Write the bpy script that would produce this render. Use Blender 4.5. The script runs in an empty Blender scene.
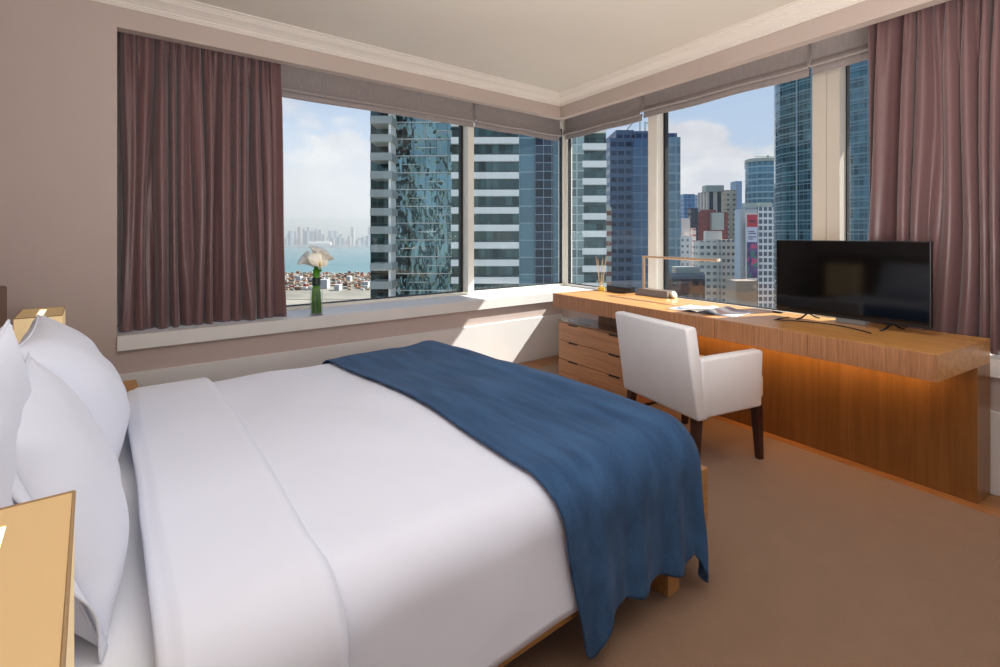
import bpy, bmesh, math, random
from mathutils import Vector, Matrix, noise
random.seed(7)
C = bpy.context.scene.collection
PI = math.pi
R = math.radians

# ---------------------------------------------------------------- camera, sky, sun, added fill lights, exposure
sc = bpy.context.scene
F_PX, CX, HY, EYE = 507.0, 500.0, 235.0, 1.25
TH = math.atan(629 / F_PX)                                   # wall A runs this far right of straight ahead
FW = Vector((math.cos(TH), math.sin(TH), 0)); RT = Vector((math.sin(TH), -math.cos(TH), 0))
cam_d = bpy.data.cameras.new('camera'); cam = bpy.data.objects.new('camera', cam_d); C.objects.link(cam)
cam.location = (0, 0, EYE); cam.rotation_euler = (R(90), 0, TH - PI / 2)
cam_d.lens = F_PX / 1000 * 36; cam_d.sensor_width = 36; cam_d.shift_y = -0.0985
cam_d.clip_start = 0.02; cam_d.clip_end = 20000
sc.camera = cam
sc.view_settings.view_transform = 'Standard'; sc.view_settings.look = 'None'
sc.view_settings.exposure = 0.0; sc.view_settings.gamma = 1.0; sc.view_settings.use_curve_mapping = False

def lin(c):
    out = []
    for v in c[:3]:
        v = v / 255.0
        out.append(v / 12.92 if v <= 0.04045 else ((v + 0.055) / 1.055) ** 2.4)
    return (out[0], out[1], out[2], 1.0)

class NT:
    """small helper around a node tree"""
    def __init__(self, tree): self.t = tree; self.n = tree.nodes; self.l = tree.links
    def node(self, kind, **kw):
        nd = self.n.new(kind)
        for k, v in kw.items():
            if k.startswith('i_'):
                key = k[2:]
                nd.inputs[int(key) if key.isdigit() else key.replace('_', ' ')].default_value = v
            else: setattr(nd, k, v)
        return nd
    def link(self, a, b): self.l.new(a, b)
    def math(self, op, a, b=None, clamp=False, c=None):
        nd = self.n.new('ShaderNodeMath'); nd.operation = op; nd.use_clamp = clamp
        for i, v in enumerate((a, b, c)):
            if v is None: continue
            if hasattr(v, 'links'): self.l.new(v, nd.inputs[i])
            else: nd.inputs[i].default_value = v
        return nd.outputs[0]
    def mix(self, fac, a, b):
        nd = self.n.new('ShaderNodeMix'); nd.data_type = 'RGBA'
        for sock, v in ((nd.inputs[0], fac), (nd.inputs[6], a), (nd.inputs[7], b)):
            if hasattr(v, 'links'): self.l.new(v, sock)
            else: sock.default_value = v
        return nd.outputs[2]
    def ramp(self, v, lo, hi):
        nd = self.n.new('ShaderNodeMapRange'); nd.interpolation_type = 'SMOOTHSTEP'
        self.l.new(v, nd.inputs[0]); nd.inputs[1].default_value = lo; nd.inputs[2].default_value = hi
        return nd.outputs[0]

world = bpy.data.worlds.new('sky'); sc.world = world; world.use_nodes = True
W = NT(world.node_tree); W.n.clear()
tc = W.node('ShaderNodeTexCoord'); sep = W.node('ShaderNodeSeparateXYZ'); W.link(tc.outputs['Generated'], sep.inputs[0])
el = sep.outputs[2]
c_hor, c_mid, c_top = lin((214, 224, 236)), lin((194, 213, 240)), lin((140, 172, 222))
sky = W.mix(W.ramp(el, 0.0, 0.22), c_hor, c_mid)
sky = W.mix(W.ramp(el, 0.20, 1.0), sky, c_top)
mp = W.node('ShaderNodeMapping'); mp.inputs['Scale'].default_value = (1, 1, 1.7); W.link(tc.outputs['Generated'], mp.inputs[0])
nz = W.node('ShaderNodeTexNoise', i_Scale=5.0, i_Detail=9.0, i_Roughness=0.58); W.link(mp.outputs[0], nz.inputs['Vector'])
def cloud_blob(dirv, rad, soft):
    vm = W.node('ShaderNodeVectorMath', operation='DISTANCE'); W.link(tc.outputs['Generated'], vm.inputs[0])
    vm.inputs[1].default_value = Vector(dirv).normalized()
    return W.math('SUBTRACT', 1.0, W.ramp(vm.outputs['Value'], rad - soft, rad + soft))
def pix_dir(px, py): return FW + RT * ((px - CX) / F_PX) + Vector((0, 0, 1)) * ((HY - py) / F_PX)
m = None
for px, py, rad, soft in ((345, 178, .09, .08), (305, 200, .08, .06), (375, 190, .10, .09), (690, 160, .075, .06), (740, 205, .12, .1)):
    b = cloud_blob(pix_dir(px, py), rad, soft)
    m = b if m is None else W.math('MAXIMUM', m, b)
cm = W.math('ADD', W.math('MULTIPLY', m, 0.33), nz.outputs[0])
mask = W.ramp(cm, 0.57, 0.70)
mask = W.math('MULTIPLY', mask, W.ramp(el, -0.02, 0.08))
nz2 = W.node('ShaderNodeTexNoise', i_Scale=9.0, i_Detail=6.0); W.link(mp.outputs[0], nz2.inputs['Vector'])
c_cl = W.mix(W.ramp(nz2.outputs[0], 0.35, 0.65), lin((222, 222, 232)), lin((244, 243, 245)))
sky = W.mix(mask, sky, c_cl)
bg = W.node('ShaderNodeBackground', i_Strength=1.0); W.link(sky, bg.inputs[0])
wo = W.node('ShaderNodeOutputWorld'); W.link(bg.outputs[0], wo.inputs[0])

SUN_TRAVEL = Vector((-0.97, 0.43, -1.0)).normalized()
sun_d = bpy.data.lights.new('sun', 'SUN'); sun = bpy.data.objects.new('sun', sun_d); C.objects.link(sun)
sun_d.energy = 12.0; sun_d.color = (1.0, 0.95, 0.87); sun_d.angle = R(0.5)
sun.rotation_euler = SUN_TRAVEL.to_track_quat('-Z', 'Y').to_euler()

def area(name, loc, target, sx, sy, power, col):
    d = bpy.data.lights.new(name, 'AREA'); d.shape = 'RECTANGLE'; d.size = sx; d.size_y = sy; d.energy = power; d.color = col
    o = bpy.data.objects.new(name, d); C.objects.link(o); o.location = loc
    o.rotation_euler = (Vector(target) - Vector(loc)).to_track_quat('-Z', 'Y').to_euler()
    return o
area('rear_fill_light', (0.9, -2.3, 1.5), (1.4, 2.5, 1.0), 3.0, 1.8, 9, (0.82, 0.89, 1.0))  # added cool fill from the rear; the wall there has no window
area('upward_fill_light', (1.0, 0.0, 1.15), (1.35, 0.5, 2.69), 2.0, 1.2, 100, (1.0, .965, .92))  # added fill aimed up to brighten the ceiling; the room has no cove
area('overhead_fill_light', (1.0, 0.7, 2.62), (1.0, 0.9, 0), 2.0, 2.0, 17, (0.86, .92, 1.0))  # added soft fill from above, without any fitting on the ceiling

# ---------------------------------------------------------------- mesh helpers
AB = TH + math.atan(309 / F_PX)                              # direction of wall B
ROTB = AB - PI / 2
CB = Vector((3.83, 3.74, 0))                                 # where the two soffits meet
MB_ = Matrix.Translation(CB) @ Matrix.Rotation(ROTB, 4, 'Z')  # B frame: x = outward, y = along the wall
I4 = Matrix.Identity(4)

def new(): return bmesh.new()
def bx(bm, x0, x1, y0, y1, z0, z1, bev=0.0, seg=2, M=None, mi=0):
    """axis box, optionally bevelled, appended to bm"""
    t = bmesh.new(); bmesh.ops.create_cube(t, size=1)
    for v in t.verts:
        v.co = Vector((x0 + (v.co.x + .5) * (x1 - x0), y0 + (v.co.y + .5) * (y1 - y0), z0 + (v.co.z + .5) * (z1 - z0)))
    if bev > 0:
        bmesh.ops.bevel(t, geom=list(t.edges) + list(t.verts), offset=bev, segments=seg, profile=0.5, affect='EDGES')
    for f in t.faces: f.material_index = mi
    if M is not None: bmesh.ops.transform(t, matrix=M, verts=t.verts)
    merge(bm, t)
def merge(bm, t):
    me = bpy.data.meshes.new('tmp'); t.to_mesh(me); t.free(); bm.from_mesh(me); bpy.data.meshes.remove(me)
def frame_at(d):
    d = Vector(d).normalized(); up = Vector((0, 0, 1)) if abs(d.z) < .95 else Vector((1, 0, 0))
    a = d.cross(up).normalized(); return a, a.cross(d).normalized()
def tube(bm, pts, rad, seg=8, caps=True):
    pts = [Vector(p) for p in pts]; n = len(pts); rings = []
    a = b = None
    for i, p in enumerate(pts):
        d = (pts[min(i + 1, n - 1)] - pts[max(i - 1, 0)])
        if a is None: a, b = frame_at(d)
        else:
            d = d.normalized(); a = (a - d * a.dot(d)).normalized(); b = a.cross(d).normalized()
        r = rad[i] if isinstance(rad, (list, tuple)) else rad
        rings.append([bm.verts.new(p + a * (r * math.cos(2 * PI * k / seg)) + b * (r * math.sin(2 * PI * k / seg))) for k in range(seg)])
    for i in range(n - 1):
        for k in range(seg):
            bm.faces.new((rings[i][k], rings[i][(k + 1) % seg], rings[i + 1][(k + 1) % seg], rings[i + 1][k]))
    if caps:
        bm.faces.new(rings[0][::-1]); bm.faces.new(rings[-1])
def lathe(bm, prof, seg=24, c=(0, 0, 0)):
    rings = []
    for r, z in prof:
        rings.append([bm.verts.new((c[0] + r * math.cos(2 * PI * k / seg), c[1] + r * math.sin(2 * PI * k / seg), c[2] + z)) for k in range(seg)] if r > 1e-6
                     else [bm.verts.new((c[0], c[1], c[2] + z))])
    for i in range(len(rings) - 1):
        A, B = rings[i], rings[i + 1]
        for k in range(seg):
            if len(A) == 1 and len(B) == 1: continue
            if len(A) == 1: bm.faces.new((A[0], B[(k + 1) % seg], B[k]))
            elif len(B) == 1: bm.faces.new((A[k], A[(k + 1) % seg], B[0]))
            else: bm.faces.new((A[k], A[(k + 1) % seg], B[(k + 1) % seg], B[k]))
def grid(bm, nu, nv, fn, mi=0):
    vs = [[bm.verts.new(fn(i / nu, j / nv)) for j in range(nv + 1)] for i in range(nu + 1)]
    for i in range(nu):
        for j in range(nv):
            f = bm.faces.new((vs[i][j], vs[i + 1][j], vs[i + 1][j + 1], vs[i][j + 1])); f.material_index = mi
    return vs
def prism(bm, poly, z0, z1):
    """vertical prism over plan polygon; UV = metres along the face and up"""
    uv = bm.loops.layers.uv.verify()
    lo = [bm.verts.new((p[0], p[1], z0)) for p in poly]; hi = [bm.verts.new((p[0], p[1], z1)) for p in poly]
    n = len(poly); s = 0.0
    for i in range(n):
        j = (i + 1) % n; L = math.hypot(poly[j][0] - poly[i][0], poly[j][1] - poly[i][1])
        f = bm.faces.new((lo[i], lo[j], hi[j], hi[i]))
        for lp, (u, v) in zip(f.loops, ((s, z0), (s + L, z0), (s + L, z1), (s, z1))): lp[uv].uv = (u, v)
        s = 0.0
    f = bm.faces.new(hi)
    for lp in f.loops: lp[uv].uv = (-1000, -1000)
    bm.faces.new(lo[::-1])
def obj(name, bm, mats, parent=None, smooth=False, rot=None, loc=None, auto=None):
    bmesh.ops.recalc_face_normals(bm, faces=bm.faces)
    me = bpy.data.meshes.new(name); bm.to_mesh(me); bm.free()
    for m_ in (mats if isinstance(mats, (list, tuple)) else [mats]): me.materials.append(m_)
    if smooth:
        for p in me.polygons: p.use_smooth = True
        if auto is not None and hasattr(me, 'set_sharp_from_angle'): me.set_sharp_from_angle(angle=R(auto))
    o = bpy.data.objects.new(name, me); C.objects.link(o)
    if parent is not None: o.parent = parent
    if loc is not None: o.location = loc
    if rot is not None: o.rotation_euler = rot
    return o
def thing(name, label, cat, loc=(0, 0, 0), rotz=0.0, group=None):
    o = bpy.data.objects.new(name, None); o.empty_display_size = .05; C.objects.link(o); o.location = loc; o.rotation_euler = (0, 0, rotz)
    o['label'] = label; o['category'] = cat
    if group: o['group'] = group
    return o
def tag(o, label, cat, group=None, kind=None):
    o['label'] = label; o['category'] = cat
    if group: o['group'] = group
    if kind: o['kind'] = kind
    return o
def struct(o): o['kind'] = 'structure'; return o
def bpos(d, s, z=0.0): return MB_ @ Vector((d, s, z))

# ---------------------------------------------------------------- materials
MATS = {}
def mat(name, col, rough=0.6, metal=0.0, spec=0.5, var=0.0, vscale=8.0, bump=0.0, bscale=60.0, sheen=0.0, emit=None, estr=0.0, coat=0.0, vstretch=(1, 1, 1), trans=0.0):
    if name in MATS: return MATS[name]
    m_ = bpy.data.materials.new(name); m_.use_nodes = True; N = NT(m_.node_tree)
    p = N.n['Principled BSDF']
    base = lin(col)
    p.inputs['Roughness'].default_value = rough; p.inputs['Metallic'].default_value = metal
    p.inputs['Specular IOR Level'].default_value = spec; p.inputs['Coat Weight'].default_value = coat
    p.inputs['Sheen Weight'].default_value = sheen; p.inputs['Transmission Weight'].default_value = trans
    t = N.node('ShaderNodeTexCoord'); mp_ = N.node('ShaderNodeMapping'); mp_.inputs['Scale'].default_value = vstretch
    N.link(t.outputs['Object'], mp_.inputs[0])
    nzz = N.node('ShaderNodeTexNoise', i_Scale=vscale, i_Detail=4.0); N.link(mp_.outputs[0], nzz.inputs['Vector'])
    dark = tuple(c * (1 - var) for c in base[:3]) + (1,); lite = tuple(min(1, c * (1 + var)) for c in base[:3]) + (1,)
    N.link(N.mix(N.ramp(nzz.outputs[0], .3, .7), dark, lite), p.inputs['Base Color'])
    if bump > 0:
        nb = N.node('ShaderNodeTexNoise', i_Scale=bscale, i_Detail=3.0); N.link(mp_.outputs[0], nb.inputs['Vector'])
        bp = N.node('ShaderNodeBump', i_Strength=bump, i_Distance=0.01); N.link(nb.outputs[0], bp.inputs['Height']); N.link(bp.outputs[0], p.inputs['Normal'])
    if emit: p.inputs['Emission Color'].default_value = lin(emit); p.inputs['Emission Strength'].default_value = estr
    MATS[name] = m_; return m_
def wood(name, col, dark, rough=0.4, axis='y', scale=1.0, coat=0.0):
    m_ = bpy.data.materials.new(name); m_.use_nodes = True; N = NT(m_.node_tree); p = N.n['Principled BSDF']
    t = N.node('ShaderNodeTexCoord'); mp_ = N.node('ShaderNodeMapping')
    s = {'x': (1.2, 30, 30), 'y': (30, 1.2, 30), 'z': (30, 30, 1.2)}[axis]; mp_.inputs['Scale'].default_value = tuple(v * scale for v in s)
    N.link(t.outputs['Object'], mp_.inputs[0])
    a = N.node('ShaderNodeTexNoise', i_Scale=1.6, i_Detail=6.0, i_Roughness=.65, i_Distortion=.4); N.link(mp_.outputs[0], a.inputs['Vector'])
    b = N.node('ShaderNodeTexNoise', i_Scale=7.0, i_Detail=3.0); N.link(mp_.outputs[0], b.inputs['Vector'])
    f = N.math('ADD', N.math('MULTIPLY', a.outputs[0], .7), N.math('MULTIPLY', b.outputs[0], .3))
    N.link(N.mix(N.ramp(f, .36, .64), lin(dark), lin(col)), p.inputs['Base Color'])
    p.inputs['Roughness'].default_value = rough; p.inputs['Coat Weight'].default_value = coat; p.inputs['Coat Roughness'].default_value = .25
    bp = N.node('ShaderNodeBump', i_Strength=.12, i_Distance=.002); N.link(f, bp.inputs['Height']); N.link(bp.outputs[0], p.inputs['Normal'])
    return m_
def glass_mat(name, tint=(1, 1, 1), refl=0.08, rough=0.0):
    m_ = bpy.data.materials.new(name); m_.use_nodes = True; N = NT(m_.node_tree); N.n.remove(N.n['Principled BSDF'])
    out = N.n['Material Output']; tr = N.node('ShaderNodeBsdfTransparent'); tr.inputs[0].default_value = (*tint, 1)
    gl = N.node('ShaderNodeBsdfGlossy', i_Roughness=rough); fr = N.node('ShaderNodeLayerWeight', i_Blend=0.5)
    f = N.math('ADD', N.math('MULTIPLY', N.math('POWER', fr.outputs['Facing'], 5.0), .7), refl, clamp=True); mx = N.node('ShaderNodeMixShader')
    N.link(f, mx.inputs[0]); N.link(tr.outputs[0], mx.inputs[1]); N.link(gl.outputs[0], mx.inputs[2]); N.link(mx.outputs[0], out.inputs[0])
    return m_

M_wall = mat('wall_paint', (186, 170, 164), .85, var=.02, vscale=2)
M_soffit = mat('soffit_paint', (186, 170, 162), .85, var=.02, vscale=2)
M_ceil = mat('ceiling_paint', (214, 206, 196), .9, var=.015, vscale=1.5)
M_crown = mat('crown_paint', (222, 214, 206), .7)
M_white = mat('white_paint', (222, 220, 218), .5, var=.01)
M_panel = mat('panel_paint', (214, 212, 212), .6, var=.02, vscale=3)
M_frame = mat('window_frame_paint', (226, 222, 212), .4)
M_pier = mat('pier_paint', (200, 192, 180), .5)
M_black = mat('black_gasket', (18, 22, 26), .5)
M_carpet = mat('carpet_wool', (134, 104, 80), .95, var=.035, vscale=9, bump=.6, bscale=260, sheen=.2)
M_floor = wood('parquet', (168, 118, 72), (132, 86, 50), .35, 'y', .5)
M_oak = wood('desk_oak', (206, 152, 88), (178, 122, 62), .38, 'y', 1.0, .15)
M_oakv = wood('desk_oak_vertical', (182, 130, 92), (148, 100, 66), .45, 'z', 1.6)
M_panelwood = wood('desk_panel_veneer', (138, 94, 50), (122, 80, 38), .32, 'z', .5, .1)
M_chest = wood('chest_veneer', (196, 142, 100), (166, 114, 76), .42, 'y', .8)
M_bedwood = wood('bed_wood', (186, 140, 86), (158, 112, 64), .4, 'x', .8)
M_curtain = mat('curtain_satin', (106, 77, 78), .36, var=.10, vscale=5, sheen=.3, vstretch=(1, 1, .15), bump=.1, bscale=40)
M_blind = mat('blind_linen', (160, 150, 148), .8, var=.06, vscale=60, vstretch=(1, 1, .2), bump=.15, bscale=200)
M_linen = mat('white_linen', (224, 230, 246), .75, var=.012, vscale=3, sheen=.15, bump=.05, bscale=10)
M_sheet = mat('white_sheet', (226, 228, 236), .75, var=.01)
M_chairw = mat('white_upholstery', (232, 232, 236), .7, var=.015, bump=.08, bscale=220)
M_chairs = mat('cream_upholstery', (226, 214, 192), .6, var=.02)
M_leg = mat('dark_walnut', (58, 30, 24), .35, var=.2, vscale=14, vstretch=(1, 1, .1), coat=.2)
M_tv = mat('tv_screen', (3, 4, 6), .07, spec=.5)
M_tvb = mat('tv_casing', (12, 12, 14), .4)
M_head = mat('headboard_leather', (126, 100, 84), .6, var=.05)
M_glass = glass_mat('window_glass', (.96, .98, .98), .03)
M_vglass = glass_mat('vase_glass', (.95, .98, .97), .11)
def blanket_mat():
    m_ = bpy.data.materials.new('blue_wool'); m_.use_nodes = True; N = NT(m_.node_tree); p = N.n['Principled BSDF']
    t = N.node('ShaderNodeTexCoord'); mp_ = N.node('ShaderNodeMapping'); mp_.inputs['Scale'].default_value = (6, 1, 3)
    N.link(t.outputs['Object'], mp_.inputs[0])
    a = N.node('ShaderNodeTexNoise', i_Scale=3.0, i_Detail=6.0); N.link(mp_.outputs[0], a.inputs['Vector'])
    b = N.node('ShaderNodeTexNoise', i_Scale=320.0, i_Detail=2.0); N.link(t.outputs['Object'], b.inputs['Vector'])
    f = N.math('ADD', N.math('MULTIPLY', a.outputs[0], .6), N.math('MULTIPLY', b.outputs[0], .4))
    N.link(N.mix(N.ramp(f, .3, .7), lin((40, 68, 102)), lin((62, 96, 136))), p.inputs['Base Color'])
    p.inputs['Roughness'].default_value = .95; p.inputs['Sheen Weight'].default_value = .06; p.inputs['Specular IOR Level'].default_value = .2
    bp = N.node('ShaderNodeBump', i_Strength=.25, i_Distance=.003); N.link(b.outputs[0], bp.inputs['Height']); N.link(bp.outputs[0], p.inputs['Normal'])
    return m_
M_blue = blanket_mat()

# ---------------------------------------------------------------- room shell
YA = 3.74; YG = 4.20; DG = 0.481
SILL_T, SILL_B = 0.655, 0.568
SOF = 2.476; CEIL = 2.69
XL = -0.42
bm = new(); bx(bm, -0.6, 4.6, -2.6, 4.4, -0.12, 0.0); o = struct(obj('floor', bm, M_floor))
bm = new(); poly = [(-.40, -2.4), tuple(bpos(-.288, -6.1)[:2]), tuple(bpos(-.288, -.33)[:2]), (-.40, 3.48)]
def plate(bm, poly, z0, z1):
    lo = [bm.verts.new((p[0], p[1], z0)) for p in poly]; hi = [bm.verts.new((p[0], p[1], z1)) for p in poly]
    for i in range(len(poly)):
        j = (i + 1) % len(poly); bm.faces.new((lo[i], lo[j], hi[j], hi[i]))
    bm.faces.new(hi); bm.faces.new(lo[::-1])
plate(bm, poly, 0.0, 0.012)
tag(obj('carpet', bm, M_carpet), 'plain brown beige carpet covering the floor under the bed and chair', 'carpet')
# ceiling
bm = new(); bx(bm, -0.6, 4.8, -2.6, 4.4, CEIL, CEIL + .12); struct(obj('ceiling', bm, M_ceil))
# walls
bm = new()
bx(bm, XL, .118, YA, YG + .12, 0, CEIL)                       # solid wall left of the recess
bx(bm, .118, 4.10, YA + .012, YG + .12, 0, SILL_B)            # wall below the sill
struct(obj('wall_back', bm, M_wall))
bm = new(); bx(bm, XL - .1, XL, -2.6, YG + .12, 0, CEIL); struct(obj('wall_left', bm, M_wall))
bm = new(); bx(bm, .012, DG + .12, -6.1, .30, 0, SILL_B, M=MB_); struct(obj('wall_right', bm, M_wall))
bm = new(); bx(bm, XL - .1, 3.6, -2.6, -2.5, 0, CEIL); struct(obj('wall_front', bm, M_wall))
# low casing panel below the sill, both sides
bm = new(); bx(bm, XL, 3.85, YA - .012, YA + .02, 0.0, .425, .004); struct(obj('trim_1', bm, M_panel))
bm = new(); bx(bm, -.012, .03, -6.1, .02, 0.0, .40, .004, M=MB_); struct(obj('trim_2', bm, M_panel))
def mitre(p):                                                 # inner corner point at offset p from both planes
    nA = Vector((0, -1)); nBv = Vector((-math.sin(AB), math.cos(AB)))
    # solve  y = YA - p ;  (q-CB).nBv = p
    y = YA - p; x = CB.x + (p - (y - CB.y) * nBv.y) / nBv.x
    return Vector((x, y, 0))
# soffit beams and recess ceiling
bm = new()
plate(bm, [(.118, YA), tuple(mitre(0)[:2]), tuple(mitre(-.08)[:2]), (.118, YA + .08)], SOF, CEIL - .001); bx(bm, .118, 4.2, YA + .08, YG + .12, 2.62, CEIL - .002)
struct(obj('trim_3', bm, M_soffit))
bm = new()
plate(bm, [tuple(mitre(0)[:2]), tuple(bpos(0, -6.1)[:2]), tuple(bpos(.08, -6.1)[:2]), tuple(mitre(-.08)[:2])], SOF, CEIL - .001); bx(bm, .08, DG + .12, -6.1, .62, 2.62, CEIL - .005, M=MB_)
struct(obj('trim_4', bm, M_soffit))
# crown moulding: profile swept along both soffits with a mitred corner
prof = [(0, 2.596), (.010, 2.596), (.012, 2.603), (.018, 2.604), (.020, 2.611), (.026, 2.613), (.028, 2.622), (.050, 2.634), (.078, 2.655), (.086, 2.657),
        (.088, 2.664), (.097, 2.666), (.099, 2.673), (.108, 2.675), (.112, 2.681), (.130, 2.683), (.132, 2.69)]
bm = new(); rows = []
for p, z in prof:
    c = mitre(p); e = bpos(-p, -6.1)
    rows.append([bm.verts.new((XL, YA - p, z)), bm.verts.new((c.x, c.y, z)), bm.verts.new((e.x, e.y, z))])
for i in range(len(rows) - 1):
    for k in (0, 1): bm.faces.new((rows[i][k], rows[i][k + 1], rows[i + 1][k + 1], rows[i + 1][k]))
struct(obj('trim_5', bm, M_crown, smooth=True, auto=30))
# sills
bm = new(); plate(bm, [(.118, YA - .022), tuple(mitre(.022)[:2]), (4.40, YG + .05), (.118, YG + .05)], SILL_B, SILL_T)
struct(obj('trim_6', bm, M_white))
bm = new(); plate(bm, [tuple(mitre(.022)[:2]), tuple(bpos(-.022, -6.0)[:2]), tuple(bpos(DG + .05, -6.0)[:2]), (4.42, YG + .05)], SILL_B, SILL_T - .001)
struct(obj('trim_7', bm, M_white))

# windows: frame, gasket and panes
FZ0, FZ1 = SILL_T, 2.62
def window_a():
    w = struct(bpy.data.objects.new('window_1', None)); C.objects.link(w)
    f = new()
    bx(f, .118, 4.40, YG - .03, YG + .05, FZ0, FZ0 + .026)
    bx(f, .118, 4.40, YG - .03, YG + .05, 2.50, FZ1)
    bx(f, .118, .22, YG - .03, YG + .05, FZ0 + .026, 2.50)
    bx(f, 2.900, 2.971, YG - .10, YG + .05, FZ0 + .026, 2.50)
    bx(f, 4.315, 4.40, YG - .03, YG + .05, FZ0 + .026, 2.50)
    obj('frame', f, M_frame, w)
    g = new()
    for x0, x1 in ((.22, 2.900), (2.971, 4.315)):
        bx(g, x0, x1, YG - .012, YG + .03, FZ0 + .026, FZ0 + .034); bx(g, x1 - (.026 if x1 < 3 else .006), x1 - .001, YG - .012, YG + .03, FZ0 + .034, 2.50)
    obj('gasket', g, M_black, w)
    for x0, x1 in ((.222, 2.874), (2.972, 4.308)):
        p = new(); bx(p, x0, x1, YG, YG + .006, FZ0 + .035, 2.498); obj('pane', p, M_glass, w)
window_a()
def window_b():
    w = struct(bpy.data.objects.new('window_2', None)); C.objects.link(w); w.matrix_world = MB_
    f = new()
    bx(f, DG - .03, DG + .05, -5.9, .50, FZ0, FZ0 + .026); bx(f, DG - .03, DG + .05, -5.9, .50, 2.50, FZ1)
    bx(f, DG - .03, DG + .05, .455, .54, FZ0 + .026, 2.50)
    bx(f, DG - .10, DG + .05, -.95, -.845, FZ0 + .026, 2.50)
    obj('frame', f, M_frame, w)
    q = new(); bx(q, DG - .10, DG + .05, -2.416, -2.327, FZ0 + .026, 2.50, .003); bx(q, DG - .095, DG + .05, -2.499, -2.417, FZ0 + .026, 2.50, .002); bx(q, DG - .02, DG + .05, -5.9, -4.7, FZ0 + .026, 2.50)
    obj('pier', q, M_pier, w)
    g = new()
    for y0, y1 in ((-.845, .455), (-2.327, -.95), (-4.7, -2.499)):
        bx(g, DG - .012, DG + .03, y0, y1, FZ0 + .026, FZ0 + .034); bx(g, DG - .012, DG + .03, y1 - (.024 if -1.1 < y1 < -.9 else .007), y1 - .001, FZ0 + .034, 2.50)
    obj('gasket', g, M_black, w)
    for y0, y1 in ((-.844, .447), (-2.326, -.975), (-4.7, -2.507)):
        p = new(); bx(p, DG, DG + .006, y0, y1, FZ0 + .035, 2.498); obj('pane', p, M_glass, w)
window_b()

# ---------------------------------------------------------------- roman blinds
def blind(name, label, M, s0, s1, off, zlip, zbot, sag=0.0, seed=0, side=1):
    """along = local axis; off = distance of the fabric from the soffit plane; side: +1 room side is -off"""
    t = thing(name, label, 'blind', group='roman blinds above the windows')
    def P(s, q, z): return M @ Vector((s, q, z))
    rnd = random.Random(seed)
    n = 60
    def sagf(u): return sag * math.sin(PI * u) ** 2 * -1 + .004 * math.sin(u * 11 + seed)
    up = new()
    prof_ = [(0, 2.61), (.004, 2.52), (-.004, 2.45), (-.022, zlip + .03), (-.036, zlip + .008), (-.037, zlip), (-.024, zlip - .007), (.004, zlip + .012)]
    def fu(u, v):
        k = v * (len(prof_) - 1); i = min(int(k), len(prof_) - 2); f = k - i
        q = prof_[i][0] * (1 - f) + prof_[i + 1][0] * f; z = prof_[i][1] * (1 - f) + prof_[i + 1][1] * f
        w_ = max(0, (2.55 - z) / .2)
        q += -.008 * math.sin(u * 5 + seed) * w_
        return P(s0 + (s1 - s0) * u, off + q, z + sagf(u) * min(1, w_))
    grid(up, n, 28, fu); obj('upper_panel', up, M_blind, t, smooth=True)
    lo = new()
    def fl(u, v):
        z = (zlip + .015) * (1 - v) + zbot * v
        return P(s0 + .006 + (s1 - s0 - .012) * u, off + .010 - .014 * v - .004 * math.sin(v * PI), z + sagf(u))
    grid(lo, n, 6, fl); bo = obj('lower_fold', lo, M_blind, t, smooth=True)
    ba = new(); tube(ba, [P(s0 + .006 + (s1 - s0 - .012) * i / n, off - .004, zbot + sagf(i / n)) for i in range(n + 1)], .004, 6)
    obj('hem_rod', ba, M_blind, bo, smooth=True)
    for s in (s0, s1):
        e = new(); d = .012 if s == s0 else -.012
        tube(e, [P(s + d * .3, off - .008, 2.6), P(s + d * .3, off - .010, 2.50), P(s + d * .3, off - .034, zlip + .012)], .004, 6); obj('side_seam', e, M_blind, t, smooth=True)
MA = Matrix.Translation((0, YA, 0))
MBs = MB_ @ Matrix(((0, 1, 0, 0), (1, 0, 0, 0), (0, 0, 1, 0), (0, 0, 0, 1)))   # (s,d,z) -> B frame
OFF = .34
blind('roman_blind', 'long folded grey roman blind above the harbour window', MA, .30, 2.952, OFF, 2.372, 2.322, .010, 1)
blind('roman_blind', 'short grey roman blind left of the corner between mullion and corner post', MA, 2.96, 4.16, OFF, 2.372, 2.322, .0, 2)
blind('roman_blind', 'short grey roman blind right of the corner above the reed diffuser', MBs, -.816, .345, OFF, 2.385, 2.335, .0, 3)
blind('roman_blind', 'wide grey roman blind in the middle of the right window', MBs, -2.336, -.823, OFF, 2.405, 2.352, .0, 4)
blind('roman_blind', 'grey roman blind partly tucked behind the right hand curtain', MBs, -4.4, -2.343, OFF, 2.405, 2.352, -.012, 5)

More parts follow.
